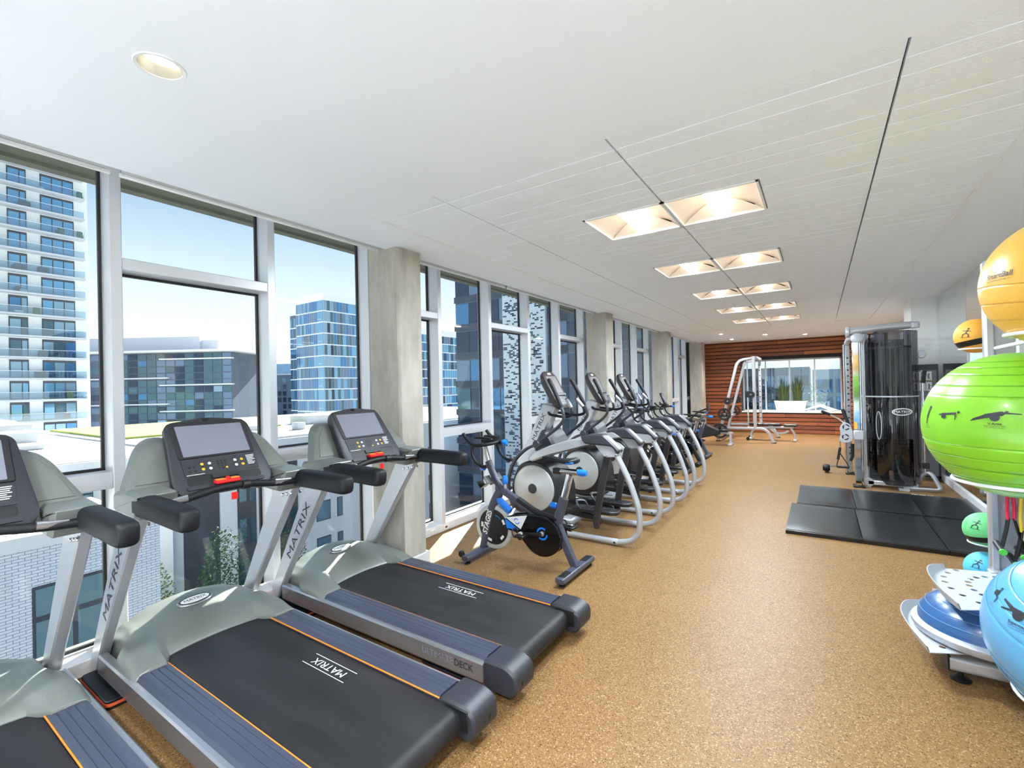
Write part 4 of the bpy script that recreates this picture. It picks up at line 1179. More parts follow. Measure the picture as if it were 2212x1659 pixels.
# ------------------------------------------------------------------ smith machine
sm = thing('smith_machine', 'silver smith machine rack in front of the wood wall', 'weight rack', (-1.67, 14.2, 0))
def smp(p): return Vector((p[0] + 1.67, p[1] - 14.2, p[2]))
sq = rrect(.065, .085, .012, 2)
for sg, Y in ((-1, 13.51), (1, 14.90)):
    y = Y
    part('leaning_post', MB().sweep([smp(p) for p in fillet([(-2.33, y, .02), (-2.13, y, .85), (-1.80, y, 2.16), (-1.45, y, 2.20)], .22, 8)], sq, up=(0, 1, 0)), 'silver', sm)
    part('upright', MB().box(-1.455 + 1.67, -1.385 + 1.67, y - 14.2 - .045, y - 14.2 + .045, .37, 2.25, .01), 'silver', sm)
    part('base_beam', MB().sweep([smp(p) for p in fillet([(-2.20, y, .36), (-1.24, y, .37), (-1.12, y, .28), (-1.01, y, .02)], .16, 7)], sq, up=(0, 1, 0)), 'silver', sm)
    for x in (-2.335, -1.005): part('foot', MB().box(x - .05 + 1.67, x + .06 + 1.67, y - 14.2 - .04, y - 14.2 + .04, 0, .022, .004), 'black', sm)
    hl = MB()
    for k in range(11): hl.lathe([(.016, sg * .0455 * -1), (.013, sg * .048 * -1), (0, sg * .048 * -1)], 10, (-1.42 + 1.67, y - 14.2 if sg > 0 else y - 14.2, .55 + .15 * k), 'y')
    part('peg_holes', hl, 'charcoal', sm)['kind'] = 'stuff'
    part('guide_rod', MB().cyl((-1.59 + 1.67, y - 14.2 + (.10 if sg < 0 else -.10), 0), .018, .36, 2.19, 'z', 12), 'chrome', sm)
    part('bar_hook', MB().box(-1.63 + 1.67, -1.47 + 1.67, y - 14.2 + (.06 if sg < 0 else -.14), y - 14.2 + (.14 if sg < 0 else -.06), 1.17, 1.34, .01), 'black', sm)
    for (x, z) in ((-2.05, 1.08), (-2.14, .73), (-2.22, .30)):
        part('storage_horn', MB().cyl((x + 1.67, 0, z), .018, min(sg * .69, sg * .86), max(sg * .69, sg * .86), 'y', 12), 'chrome', sm)
part('top_tie', MB().box(-1.48 + 1.67, -1.36 + 1.67, -.70, .70, 2.17, 2.25, .015), 'silver', sm)
part('rear_tie', MB().box(-2.13 + 1.67, -2.07 + 1.67, -.70, .70, .60, .67, .01), 'silver', sm)
part('rear_tie', MB().box(-2.28 + 1.67, -2.22 + 1.67, -.70, .70, .18, .24, .01), 'silver', sm)
part('barbell', MB().cyl((-1.49 + 1.67, 0, 1.25), .015, -1.0, 1.0, 'y', 14), 'chrome', sm)
def plate(x, y, z, r, lab, grp='weight plates on the smith machine'):
    p = thing('weight_plate', lab, 'weight plate', (x, y, z), 0, grp)
    hub = r * .22
    part('rim', MB().lathe([(r * .80, -.012), (r * .84, -.022), (r * .98, -.022), (r, -.018), (r, .018), (r * .98, .022), (r * .84, .022), (r * .80, .012)], 40, (0, 0, 0), 'y', loop=True), 'iron', p)
    wb_ = MB()
    n = 48
    if r > .15:
        for s3 in range(3):
            a0 = s3 * 2 * pi / 3 + .28; a1 = a0 + 2 * pi / 3 - .56 - .75
            a0, a1 = s3 * 2 * pi / 3 - .32, s3 * 2 * pi / 3 + .32
            ring_arc(wb_, (0, 0), hub * .8, r * .82, a0 + pi / 2, a1 + pi / 2, -.012, .012, 6)
        ring_arc(wb_, (0, 0), r * .72, r * .83, 0, 2 * pi, -.011, .011, 36)
        ring_arc(wb_, (0, 0), hub * .7, r * .42, 0, 2 * pi, -.012, .012, 24)
    else: wb_.lathe([(hub * .8, -.012), (r * .82, -.012), (r * .82, .012), (hub * .8, .012)], 32, (0, 0, 0), 'y', loop=True)
    part('web', wb_, 'iron', p)
    part('hub', MB().lathe([(hub * .55, -.024), (hub, -.024), (hub, .024), (hub * .55, .024)], 20, (0, 0, 0), 'y', loop=True), 'silver_side', p)
    return p
plate(-2.05, 13.42, 1.08, .095, 'small iron plate on the upper near horn of the smith machine')
plate(-2.14, 13.42, .73, .165, 'medium iron plate on the middle near horn of the smith machine')
plate(-2.26, 13.42, .285, .20, 'large iron plate on the lowest near horn of the smith machine')
plate(-2.05, 14.99, 1.08, .12, 'small iron plate on the upper far horn of the smith machine')
plate(-2.12, 14.99, .74, .16, 'medium iron plate on the middle far horn of the smith machine')
plate(-1.49, 13.33, 1.25, .095, 'small iron plate on the near end of the barbell')
plate(-1.49, 15.06, 1.25, .085, 'small iron plate on the far end of the barbell')

# adjustable bench inside the rack
be = thing('weight_bench', 'black padded adjustable bench under the smith machine', 'bench', (-1.1, 14.2, 0))
part('back_pad', MB().box(-.55, .22, -.14, .14, .395, .455, .02), 'vinyl', be)
part('seat_pad', MB().box(.27, .60, -.14, .14, .385, .445, .025), 'vinyl', be)
part('spine', MB().sweep([(-.48, 0, .31), (.10, 0, .35), (.50, 0, .36)], rrect(.05, .06, .012, 2)), 'silver', be)
part('front_leg', MB().sweep(fillet([(-.50, 0, .06), (-.49, 0, .22), (-.38, 0, .32), (-.20, 0, .33)], .1, 5), rrect(.05, .06, .012, 2), up=(0, 1, 0)), 'silver', be)
part('rear_leg', MB().sweep(fillet([(.53, 0, .02), (.52, 0, .20), (.44, 0, .34)], .1, 5), rrect(.05, .06, .012, 2), up=(0, 1, 0)), 'silver', be)
part('front_foot', MB().box(-.54, -.46, -.26, .26, .01, .07, .012), 'silver', be)
part('rear_foot', MB().box(.49, .57, -.22, .22, 0, .05, .012), 'silver', be)
for y in (-.24, .24): part('wheel', MB().cyl((-.55, y, .045), .045, -.02, .02, 'y', 18, .006), 'black', be)
ad = MB(); ring_arc(ad, (.20, .48), .26, .31, pi * 1.15, pi * 1.72, -.008, .008, 14)
part('adjuster_arc', ad, 'silver_matte', be)

# ------------------------------------------------------------------ cable machine
cm = thing('cable_machine', 'tall cable machine with smoked curved shroud and chrome columns', 'cable machine', (.80, 9.0, 0))
def cmp_(x, y, z): return Vector((x - .80, y - 9.0, z))
def cbx(x0, x1, y0, y1, z0, z1, c=.006): return MB().box(x0 - .8, x1 - .8, y0 - 9, y1 - 9, z0, z1, c)
# near chrome column and far column with peg holes
part('guide_column', cbx(.405, .485, 8.47, 8.55, .03, 2.14), 'chrome', cm)
part('guide_column', cbx(.365, .425, 9.58, 9.68, .03, 2.18), 'silver_side', cm)
part('guide_rod', MB().cyl(cmp_(.50, 8.56, 0), .018, .03, 2.14), 'chrome', cm)
part('guide_rod', MB().cyl(cmp_(.345, 9.60, 0), .015, .03, 2.18), 'chrome', cm)
hl = MB()
for k in range(18): hl.lathe([(.014, 0), (.012, -.002), (0, -.002)], 10, cmp_(.395, 9.578, .25 + .10 * k), 'y')
part('peg_holes', hl, 'black', cm)['kind'] = 'stuff'
part('column_foot', cbx(.38, .52, 8.44, 8.60, 0, .03), 'black', cm)
part('column_foot', cbx(.33, .45, 9.54, 9.72, 0, .03), 'black', cm)
# top tubes
tp = part('top_tube', MB().tube([cmp_(.40, 8.60, 2.315), cmp_(.75, 8.585, 2.335), cmp_(1.12, 8.60, 2.345)], .052, 18), 'silver', cm)
part('tube_end_ring', MB().lathe([(.045, -.02), (.075, -.02), (.08, -.01), (.08, .02), (.05, .025)], 24, cmp_(.36, 8.62, 2.30), 'x', loop=True), 'silver_matte', tp)
part('top_arm', MB().sweep([cmp_(.42, 8.6, 2.22), cmp_(.40, 9.1, 2.24), cmp_(.39, 9.62, 2.20)], rrect(.07, .07, .02, 3)), 'silver', cm)
part('top_cap', MB().lathe([(.055, .0), (.06, .02), (.06, .07), (.045, .085), (0, .09)], 22, cmp_(1.13, 8.60, 2.30)), 'silver_matte', cm)
for (x, y) in ((.56, 8.68), (1.09, 8.90), (.62, 9.35), (1.10, 9.35)):
    part('post', MB().cyl(cmp_(x, y, 0), .042, .04, 2.30, 'z', 18), 'silver', cm)
part('pulley_cover', MB().lathe([(0, -.03), (.06, -.03), (.075, -.02), (.075, .02), (.06, .03), (0, .03)], 24, cmp_(.47, 8.55, 2.20), 'y'), 'silver_matte', cm)
part('pulley_cover', MB().lathe([(0, -.03), (.07, -.03), (.085, -.02), (.085, .02), (.07, .03), (0, .03)], 24, cmp_(.72, 8.70, 2.20), 'y'), 'silver_matte', cm)
# smoked shroud: two curved panels with a bright band between
def arcp(k, n=24):
    u = k / n; x = .55 + .62 * u; y = 8.66 - .26 * sin(pi * u) ** .8
    return x, y
def shroud(z0f, z1f):
    m_ = MB(); n = 24; o_ = []; i_ = []
    for k in range(n + 1):
        x, y = arcp(k); u = k / n
        o_.append([cmp_(x, y, z0f(u)), cmp_(x, y, z1f(u))]); i_.append([cmp_(x, y + .006, z0f(u)), cmp_(x, y + .006, z1f(u))])
    rings = [[o_[k][0], o_[k][1], i_[k][1], i_[k][0]] for k in range(n + 1)]
    return m_.loft(rings)
def zb(u):
    d = abs(u - .30) / .18
    return .30 - .22 * max(0, min(1, (u - .12) / .2)) 
part('shroud_panel', shroud(lambda u: 1.345, lambda u: 2.27 - .18 * max(0, 1 - u / .22) ** 2), 'smoke', cm)
part('shroud_panel', shroud(zb, lambda u: 1.325), 'smoke', cm)
part('shroud_band', shroud(lambda u: 1.326, lambda u: 1.344), 'silver', cm)
sc_ = MB()
for z in (.36, 1.20, 1.48, 1.98):
    x, y = arcp(1); p = cmp_(x, y - .002, z); sc_.lathe([(.016, 0), (.014, -.008), (0, -.010)], 12, p, 'y')
part('screws', sc_, 'black', cm)['kind'] = 'stuff'
# logo on the shroud
lo = MB(); lt = MB()
def lm(x, z):
    u = (x - .55) / .62; y = 8.66 - .26 * sin(pi * max(0, min(1, u))) ** .8
    return cmp_(x, y - .003, z)
n = 40; LX, LZ = .955, 1.12
for (ra, rb, r2a, r2b) in ((.118, .052, .108, .043), (.102, .037, .099, .0345)):
    lo.add([lm(LX + ra * cos(2 * pi * k / n), LZ + rb * sin(2 * pi * k / n)) for k in range(n)] + [lm(LX + r2a * cos(2 * pi * k / n), LZ + r2b * sin(2 * pi * k / n)) for k in range(n)],
           [(k, (k + 1) % n, n + (k + 1) % n, n + k) for k in range(n)])
vs, fs = TXT['MATRIX']; lo.add([lm(LX + v.x * .045 * 1.2, LZ + v.y * .045) for v in vs], fs)
part('logo', lo, 'print_white', cm, 0)
hr = MB(); n = 28
pts = [lm(.695 + .028 * cos(2 * pi * k / n), .92 + .20 * sin(2 * pi * k / n)) for k in range(n)]
part('shroud_handle', MB().tube(pts, .006, 6, closed=True), 'silver', cm)
# weight stacks and rods behind the shroud
for X in (.70, .98):
    for k in range(13):
        part('weight_block', MB().box(X - .11 - .8, X + .11 - .8, 8.62 - 9, 8.74 - 9, .12 + .046 * k, .162 + .046 * k, .004), 'iron', cm)
    for dx in (-.06, .06): part('stack_rod', MB().cyl(cmp_(X + dx, 8.68, 0), .013, .08, 2.05, 'z', 12), 'chrome', cm)
    part('stack_cable', MB().cyl(cmp_(X, 8.68, 0), .005, .70, 2.05, 'z', 8), 'black', cm)
part('stack_bridge', cbx(.58, 1.10, 8.64, 8.72, 2.03, 2.06), 'silver', cm)
part('stack_base', cbx(.56, 1.12, 8.56, 8.80, .04, .10), 'silver', cm)
part('back_panel', cbx(.58, 1.10, 9.30, 9.33, .15, 2.2), 'charcoal_dark', cm)
# curved floor foot on the right
ff = MB(); fp = catmull([(1.12, 8.72, .10), (1.24, 8.62, .26), (1.33, 8.58, .12), (1.335, 8.56, .035), (1.20, 8.52, .03), (.95, 8.50, .03)], 6)
part('front_foot', MB().sweep([cmp_(*p) for p in fp], rrect(.07, .03, .01, 3)), 'silver', cm)
part('floor_plate', cbx(.90, 1.02, 8.44, 8.56, 0, .035), 'silver', cm)
part('round_foot', MB().lathe([(.055, -.02), (.06, -.015), (.06, .015), (.055, .02)], 24, cmp_(.575, 8.58, .075), 'y'), 'silver', cm)
part('round_foot_base', cbx(.55, .60, 8.56, 8.60, 0, .03), 'silver', cm)
# carriage with pulley plate and arm
part('carriage', cbx(.40, .52, 8.44, 8.58, .70, .84, .012), 'silver_matte', cm)
pp = [tuple(p) for p in fillet([(.22, .66), (.30, .63), (.39, .66), (.40, .80), (.36, .93), (.28, .95), (.23, .86), (.25, .78)], .04, 4, True)]
po = part('pulley_plate', MB().prism([(a - .8, b) for a, b in pp], 'y', -.42, -.405, .004), 'silver_matte', cm)
for (x, z) in ((.315, .875), (.305, .725)):
    w_ = MB()
    for q in range(3): ring_arc(w_, (x - .8, z), .028, .045, q * 2.1 + .2, q * 2.1 + 1.7, -.4225, -.4195, 8)
    part('pulley_wheel', w_, 'black', po)
part('sticker', cbx(.405, .445, 8.462, 8.468, .86, .96, 0), 'yellow_sticker', cm)
part('press_arm', MB().tube(fillet([cmp_(.33, 8.60, .90), cmp_(.20, 8.60, 1.02), cmp_(.03, 8.60, 1.10)], .05, 4), .014, 12), 'chrome', cm)
part('arm_grip', MB().tube([cmp_(.125, 8.60, 1.058), cmp_(.01, 8.60, 1.11)], .020, 12), 'rubber', cm)
part('second_grip', MB().tube([cmp_(.34, 8.62, .93), cmp_(.28, 8.66, 1.14)], .024, 12), 'rubber', cm)
hs_ = part('hanging_strap', MB().sweep([cmp_(.235, 8.60, .56), cmp_(.215, 8.60, .44), cmp_(.205, 8.60, .38)], rrect(.035, .02, .006, 2), up=(0, 1, 0)), 'black', cm)
part('carabiner', MB().tube([cmp_(.235, 8.60, .66), cmp_(.235, 8.60, .56)], .007, 8), 'chrome', hs_)
part('strap_triangle', MB().tube([cmp_(.225, 8.60, .46), cmp_(.185, 8.60, .27), cmp_(.345, 8.60, .27), cmp_(.235, 8.60, .47)], .008, 8), 'black', hs_)
part('strap_grip', MB().cyl(cmp_(0, 8.60, .265), .016, .19 - 0, .34 - 0, 'x', 12), 'rubber', hs_)
part('second_strap', MB().tube([cmp_(.39, 8.66, .62), cmp_(.385, 8.66, .42), cmp_(.36, 8.66, .36)], .022, 10), 'black', cm)
# low floor bar with a rubber end
part('floor_bar', MB().tube([cmp_(.40, 9.62, .12), cmp_(.10, 9.60, .12)], .018, 12), 'chrome', cm)
part('bar_end', MB().lathe([(0, -.02), (.045, -.02), (.06, .0), (.06, .06), (.045, .085), (0, .085)], 22, cmp_(.03, 9.60, .085), 'x'), 'rubber', cm)
part('bar_foot', cbx(.04, .10, 9.57, 9.63, 0, .05), 'rubber', cm)
# dark cable guide on the right side
part('side_track', MB().cyl(cmp_(1.22, 8.75, 0), .018, .25, 1.70, 'z', 10), 'chrome', cm)
part('side_handle', MB().sweep([cmp_(1.22, 8.72, 1.52), cmp_(1.24, 8.70, 1.70)], rrect(.05, .04, .01, 2), up=(0, 1, 0)), 'black', cm)
part('side_pulley', MB().lathe([(0, -.03), (.05, -.03), (.06, 0), (.05, .03), (0, .03)], 18, cmp_(1.21, 8.72, 1.93), 'y'), 'silver_matte', cm)
part('side_stop', cbx(1.19, 1.27, 8.70, 8.78, .30, .38), 'black', cm)

# exercise chart board
pb = thing('exercise_chart', 'grey exercise chart board standing against the white pier', 'sign', (1.29, 9.62, 0))
part('board', MB().box(-.24, .24, -.015, .015, .03, 1.80, .004), 'poster_grey', pb)
part('border', MB().box(-.24, .24, -.018, -.014, 1.71, 1.80).box(.215, .24, -.018, -.014, .03, 1.71).box(-.24, .24, -.018, -.014, .03, .06), 'poster_dark', pb)
tx = MB(); put_text(tx, 'MATRIX', (-.02, -.0185, 1.755), (1, 0, 0), (0, 0, 1), .062, spread=1.4); part('lettering', tx, 'print_dark', pb, 0)
for i in range(5):
    for j in range(2):
        cx_ = -.185 + .078 * i; cz_ = 1.62 - .165 * j
        fg = part('picture', MB().box(cx_ - .034, cx_ + .034, -.018, -.0145, cz_ - .068, cz_ + .068), 'print_white', pb)
        g = MB(); rr_ = random.Random(i * 7 + j); fn = lambda a, b: Vector((cx_ + a, -.0185, cz_ + b))
        caps(g, fn, [(0, .035, 0, .035, .009, .009), (0, .02, rr_.uniform(-.01, .01), -.015, .01, .009), (0, .015, rr_.choice((-.024, .024)), rr_.uniform(0, .03), .005, .004), (0, -.015, -.012, -.05, .006, .005), (0, -.015, .012, -.05, .006, .005)])
        part('figure', g, 'poster_grey', fg, 0)
part('yellow_line', MB().box(-.222, .17, -.0185, -.0145, 1.535, 1.541), 'yellow_sticker', pb)
for x in (-.2, .2): part('foot', MB().box(x - .03, x + .03, -.10, .06, 0, .03, .006), 'poster_dark', pb)

# ------------------------------------------------------------------ folding mats
def mat(x0, x1s, y0, y1, z0, lab):
    t = thing('folding_mat', lab, 'mat', ((x0 + x1s[-1]) / 2, (y0 + y1) / 2, z0), 0, 'black folding mats')
    cx_, cy_ = t.location.x, t.location.y
    a = x0
    for b in x1s:
        m_ = MB(); nx, ny = 8, 12
        rings = []
        w, d = b - a, y1 - y0
        top = []; 
        for j in range(ny + 1):
            row = []
            for i in range(nx + 1):
                u, v = i / nx, j / ny
                e_ = min(u, 1 - u, v, 1 - v)
                z = .036 + .014 * min(1, e_ * 9) ** .5
                row.append((a + .003 + u * (w - .006) - cx_, y0 + v * d - cy_, z))
            top.append(row)
        m_.loft(top, False, False)
        loop = [top[0][i] for i in range(nx + 1)] + [top[j][nx] for j in range(1, ny + 1)] + [top[ny][i] for i in range(nx - 1, -1, -1)] + [top[j][0] for j in range(ny - 1, 0, -1)]
        m_.loft([loop, [(p[0], p[1], 0.0) for p in loop]], False, True)
        m_.add([(p[0], p[1], 0.0) for p in loop], [tuple(range(len(loop)))])
        part('panel', m_, 'vinyl', t, 50)
        a = b
    part('seam_piping', MB().tube([(x0 + .01 - cx_, y0 + .004 - cy_, .045), (x1s[-1] - .01 - cx_, y0 + .004 - cy_, .045)], .004, 6), 'black', t)
    return t
mat(-.335, (.315, .935, 1.525), 5.60, 6.88, 0, 'black folding floor mat nearer to the camera')
mt2 = mat(-.28, (.335, .955, 1.525), 6.90, 8.12, 0, 'black folding floor mat next to the cable machine')
tx = MB()
for k in range(9): tx.box(.36 + .026 * k, .36 + .026 * k + (.018, .022, .012)[k % 3], .525, .538, .0495, .0505)
part('print', tx, 'print_white', mt2, 0)['kind'] = 'stuff'

# ------------------------------------------------------------------ ball rack on the right
RX, RY = .90, 3.85
rk = thing('ball_rack', 'silver ball rack tower with ring holders and perforated trays', 'rack', (RX, RY, 0))
def rp_(x, y, z): return Vector((x - RX, y - RY, z))
def rbx(x0, x1, y0, y1, z0, z1, c=.006): return MB().box(x0 - RX, x1 - RX, y0 - RY, y1 - RY, z0, z1, c)
part('post', rbx(.815, .862, 3.82, 3.88, .10, 2.28, .012), 'silver', rk)
part('post', rbx(.945, .992, 3.82, 3.88, .10, 2.28, .012), 'silver', rk)
part('mast_plate', rbx(.855, .95, 3.845, 3.855, .12, 2.26, .002), 'silver_matte', rk)
part('post', rbx(1.20, 1.247, 3.82, 3.88, .10, 2.28, .012), 'silver', rk)
part('mast_plate', rbx(.985, 1.21, 3.845, 3.855, .12, 2.26, .002), 'silver_matte', rk)
for z in (.55, .83, 1.92, 2.10):
    bp_ = part('bracket', rbx(.872, .935, 3.835, 3.846, z - .022, z + .022, .003), 'silver', rk)
    b_ = MB()
    for x in (.888, .92): bolt(b_, rp_(x, 3.835, z), '-y', .012)
    part('bolts', b_, 'chrome', bp_)['kind'] = 'stuff'
sec = rrect(.10, .075, .02, 3)
bb_ = part('base_beam', MB().sweep([rp_(.535, 3.33, .095), rp_(.76, 3.335, .095), rp_(1.30, 3.345, .095)], sec), 'silver', rk)
part('beam_cap', rbx(.528, .540, 3.282, 3.378, .055, .135, .004), 'black', bb_)
part('base_beam', MB().sweep([rp_(.90, 3.33, .095), rp_(.90, 4.25, .095)], sec), 'silver', rk)
part('base_beam', MB().sweep([rp_(.62, 4.25, .095), rp_(1.28, 4.25, .095)], sec), 'silver', rk)
for (x, y) in ((.585, 3.33), (1.25, 3.34), (.66, 4.25), (1.24, 4.25)):
    part('levelling_foot', MB().lathe([(.042, 0.0), (.045, .006), (.03, .016), (.012, .02), (.012, .06)], 20, rp_(x, y, 0)), 'black', rk)
def holder(c, R, drop, yb):
    zr = c[2] - drop; r = sqrt(R * R - drop * drop) + .008
    n = 40
    rg = part('ball_ring', MB().tube([rp_(c[0] + r * cos(2 * pi * k / n), c[1] + r * sin(2 * pi * k / n), zr - .008) for k in range(n)], .008, 8, closed=True), 'white', rk)
    return zr, r
YB_ = ((.862, 2.81, 1.98), .275); GB = ((.733, 2.99, 1.376), .325); BB = ((.919, 2.828, .5135), .35)
for (c, R), drop in ((YB_, .20), (GB, .25), (BB, .25)):
    zr, r = holder(c, R, drop, RY)
    ax = max(.84, min(1.2, c[0]))
    part('ring_arm', MB().tube(fillet([rp_(c[0] + .04, c[1] + r, zr - .008), rp_(ax, c[1] + r + .14, zr - .012), rp_(ax, 3.82, zr - .02)], .1, 4), .011, 10), 'white', rk)
# two fan shaped trays
def tray(z, rim, outer, front, lipn):
    ol = [(x - RX, y - RY) for x, y in outer]
    ctr = (.86 - RX, 3.50 - RY); holes = []
    for ring_i, rr_ in enumerate(rim):
        for k in range(11):
            if rr_ < .15 and k % 3: continue
            a = radians(104 + 15.2 * k); x = ctr[0] + rr_ * cos(a); y = ctr[1] + rr_ * 1.12 * sin(a)
            if y > max(p[1] for p in ol) - .03 or y < front(x + RX) - RY + .03: continue
            holes.append([(x + .0155 * cos(2 * pi * q / 12), y + .0155 * sin(2 * pi * q / 12)) for q in range(12)])
    tr_ = part('tray', plate_with_holes(ol, holes, z, z + .004), 'tray', rk, 30)
    arc = [Vector((p[0], p[1], 0)) for p in ol[:lipn]]
    lo_ = []; hi_ = []
    for i, p in enumerate(arc):
        t_ = arc[min(i + 1, len(arc) - 1)] - arc[max(i - 1, 0)]; nrm = Vector((t_.y, -t_.x, 0)).normalized()
        if nrm.x > 0: nrm = -nrm
        k = sin(pi * (.12 + .80 * (1 - i / (len(arc) - 1)))) if True else 1
        lo_.append(p + Vector((0, 0, z))); hi_.append(p + nrm * .03 * k + Vector((0, 0, z + .018 + .045 * k)))
    m_ = MB(); m_.loft([lo_, hi_], False, False); m_.loft([[v + Vector((.004, 0, .002)) for v in lo_], [v + Vector((.004, 0, 0)) for v in hi_]], False, False)
    m_.loft([hi_, [v + Vector((.004, 0, 0)) for v in hi_]], False, False)
    part('tray_lip', m_, 'tray', tr_, 60)
up_arc = catmull([(.60, 3.745, 0), (.53, 3.60, 0), (.508, 3.42, 0), (.52, 3.25, 0), (.553, 3.115, 0)], 5)
tray(.445, (.30, .20, .10), [(p.x, p.y) for p in up_arc] + [(.70, 3.20), (1.0, 3.42), (1.0, 3.80), (.80, 3.80)], lambda x: 3.115 + max(0, x - .553) * .6, len(up_arc))
lo_arc = catmull([(.50, 3.82, 0), (.43, 3.70, 0), (.395, 3.52, 0), (.405, 3.34, 0), (.44, 3.17, 0)], 5)
tray(.175, (.41, .33), [(p.x, p.y) for p in lo_arc] + [(.66, 3.28), (1.0, 3.45), (1.0, 3.81), (.70, 3.81)], lambda x: 3.17 + max(0, x - .44) * .5, len(lo_arc))
part('tray_stem', rbx(.80, .86, 3.78, 3.84, .12, .46), 'silver_matte', rk)

def grooved_ball(R, lats, depth=.0022, n=96):
    pr = []; A = []
    for k in range(61): A.append(-pi / 2 + pi * k / 60)
    for la in lats: A += [la - .008, la - .003, la, la + .003, la + .008]
    A = sorted(set(A))
    for a in A:
        d = 0
        for la in lats:
            if abs(a - la) < .0045: d = depth if abs(a - la) < .001 else depth * .7
        r = R - d
        pr.append((max(0.0, r * cos(a)) if abs(abs(a) - pi / 2) > 1e-6 else 0.0, r * sin(a)))
    return MB().lathe(pr, n)
def exercise_ball(c, R, mat, lab, lats, tilt, decals):
    t = thing('exercise_ball', lab, 'exercise ball', c, 0, 'large exercise balls on the rack')
    mb = grooved_ball(R, lats).xf(Matrix.Rotation(tilt[1], 4, 'Z') @ Matrix.Rotation(tilt[0], 4, 'X'))
    part('shell', mb, mat, t, 60)
    gr = MB()
    for la in lats:
        r = (R + .0003) * cos(la); z = (R + .0003) * sin(la); n = 80
        gr.tube([(r * cos(2 * pi * k / n), r * sin(2 * pi * k / n), z) for k in range(n)], .0011, 5, closed=True)
    gr.xf(Matrix.Rotation(tilt[1], 4, 'Z') @ Matrix.Rotation(tilt[0], 4, 'X'))
    gm = part('seam_line', gr, mat + '_line', t, 60); gm['kind'] = 'stuff'
    dk = MB()
    for fn in decals: fn(dk)
    part('print', dk, 'print_dark', t, 0)
    return t
M('yellow_ball_line', S(205, 158, 66), 0.4); M('green_ball_line', S(112, 172, 36), 0.4); M('blue_ball_line', S(84, 158, 205), 0.4)
CAM = Vector((0, 0, 1.6))
def view_dir(c, az, elv):
    """direction on the ball: start at the side facing the room, az turns left(-)/right(+), el up"""
    d = CAM - Vector(c); d.normalize()
    d = Matrix.Rotation(az, 4, 'Z') @ d
    ax = d.cross(Vector((0, 0, 1))).normalized()
    return Matrix.Rotation(elv, 4, ax) @ d
def deco(c, R, az, elv, fn, k=1.0):
    d = view_dir(c, az, elv); m0 = sphere_map((0, 0, 0), R, d, (0, 0, 1))
    m_ = lambda x, y: m0(x * k, y * k)
    return lambda dk: fn(dk, m_)
def fig_varms(dk, m_):
    caps(dk, m_, [(0, -.004, 0, -.004, .024, .024), (-.10, -.018, -.04, .004, .007, .012), (-.04, .004, .03, .022, .014, .014), (.052, .030, .052, .030, .010, .010), (.03, .024, .075, .024, .005, .004), (.075, .024, .115, .022, .004, .003), (-.112, -.026, -.10, -.018, .004, .005)])
    map_text(dk, m_, 'V-Arms', 0, -.044, .020); map_text(dk, m_, 'Raise Thumbs Into Sides', 0, -.058, .010); map_text(dk, m_, '1-2 sets of 10-15 reps', 0, -.069, .010)
def fig_push(dk, m_):
    caps(dk, m_, [(-.045, -.006, -.045, -.006, .020, .020), (-.085, .006, -.05, .014, .005, .007), (-.05, .014, .045, .022, .008, .009), (.068, .032, .068, .032, .010, .010), (.042, .018, .05, -.004, .0045, .004), (.05, -.004, .047, -.028, .004, .0035)])
def fig_stand(dk, m_):
    caps(dk, m_, [(.012, .04, .012, .04, .008, .008), (.01, .03, .0, -.01, .006, .005), (0, -.01, -.006, -.05, .004, .003)])
    map_text(dk, m_, 'Back', 0, -.062, .010); map_text(dk, m_, '1-2 sets of 5-8 reps', 0, -.072, .007)
def fig_super(dk, m_):
    caps(dk, m_, [(0, -.004, 0, -.004, .026, .026), (-.085, .042, -.03, .014, .005, .010), (-.085, .0, -.03, .006, .004, .006), (-.03, .012, .035, .006, .012, .013), (.05, .016, .05, .016, .010, .010), (.055, .0, .075, -.02, .004, .003)])
    map_text(dk, m_, 'Superman', .005, -.046, .020); map_text(dk, m_, 'Hold 10-15 seconds', .005, -.060, .010); map_text(dk, m_, '1-2 sets of 5-8 reps', .005, -.071, .010)
def fig_squat(dk, m_):
    caps(dk, m_, [(-.008, .012, -.008, .012, .017, .017), (.012, .045, .012, .045, .008, .008), (.01, .03, .006, .0, .007, .006), (.006, 0, .022, -.012, .005, .004), (.022, -.012, .016, -.04, .004, .003)])
    map_text(dk, m_, 'Squat', 0, -.055, .011); map_text(dk, m_, '1-2 sets of 5-8 reps', 0, -.066, .007)
def fig_smart(dk, m_):
    map_text(dk, m_, 'SmartBall', 0, .0, .042, .15); map_text(dk, m_, 'www.PrismFitnessGroup.com', -.005, -.026, .0125)
def fig_sit(dk, m_):
    caps(dk, m_, [(0, -.01, 0, -.01, .024, .024), (0, .02, .01, .05, .010, .008), (-.01, .068, -.01, .068, .010, .010), (0, .045, -.035, .05, .005, .004)])
exercise_ball(*YB_[:1], YB_[1], 'yellow_ball', 'yellow exercise ball on the top ring of the rack', [-.95, -.62, -.34, -.06], (radians(6), radians(40)),
    [deco(YB_[0], YB_[1], -.80, .24, fig_smart, .72), deco(YB_[0], YB_[1], -.34, .26, fig_sit, .8)])
exercise_ball(GB[0], GB[1], 'green_ball', 'lime green exercise ball on the middle ring of the rack', [-.98, -.78, -.58, -.40, -.22, .46, .62, .80, .95, 1.1], (radians(2), 0),
    [deco(GB[0], GB[1], -.19, .09, fig_varms, .66), deco(GB[0], GB[1], -.68, .08, fig_push, .55), deco(GB[0], GB[1], -1.06, .08, fig_stand, .85)])
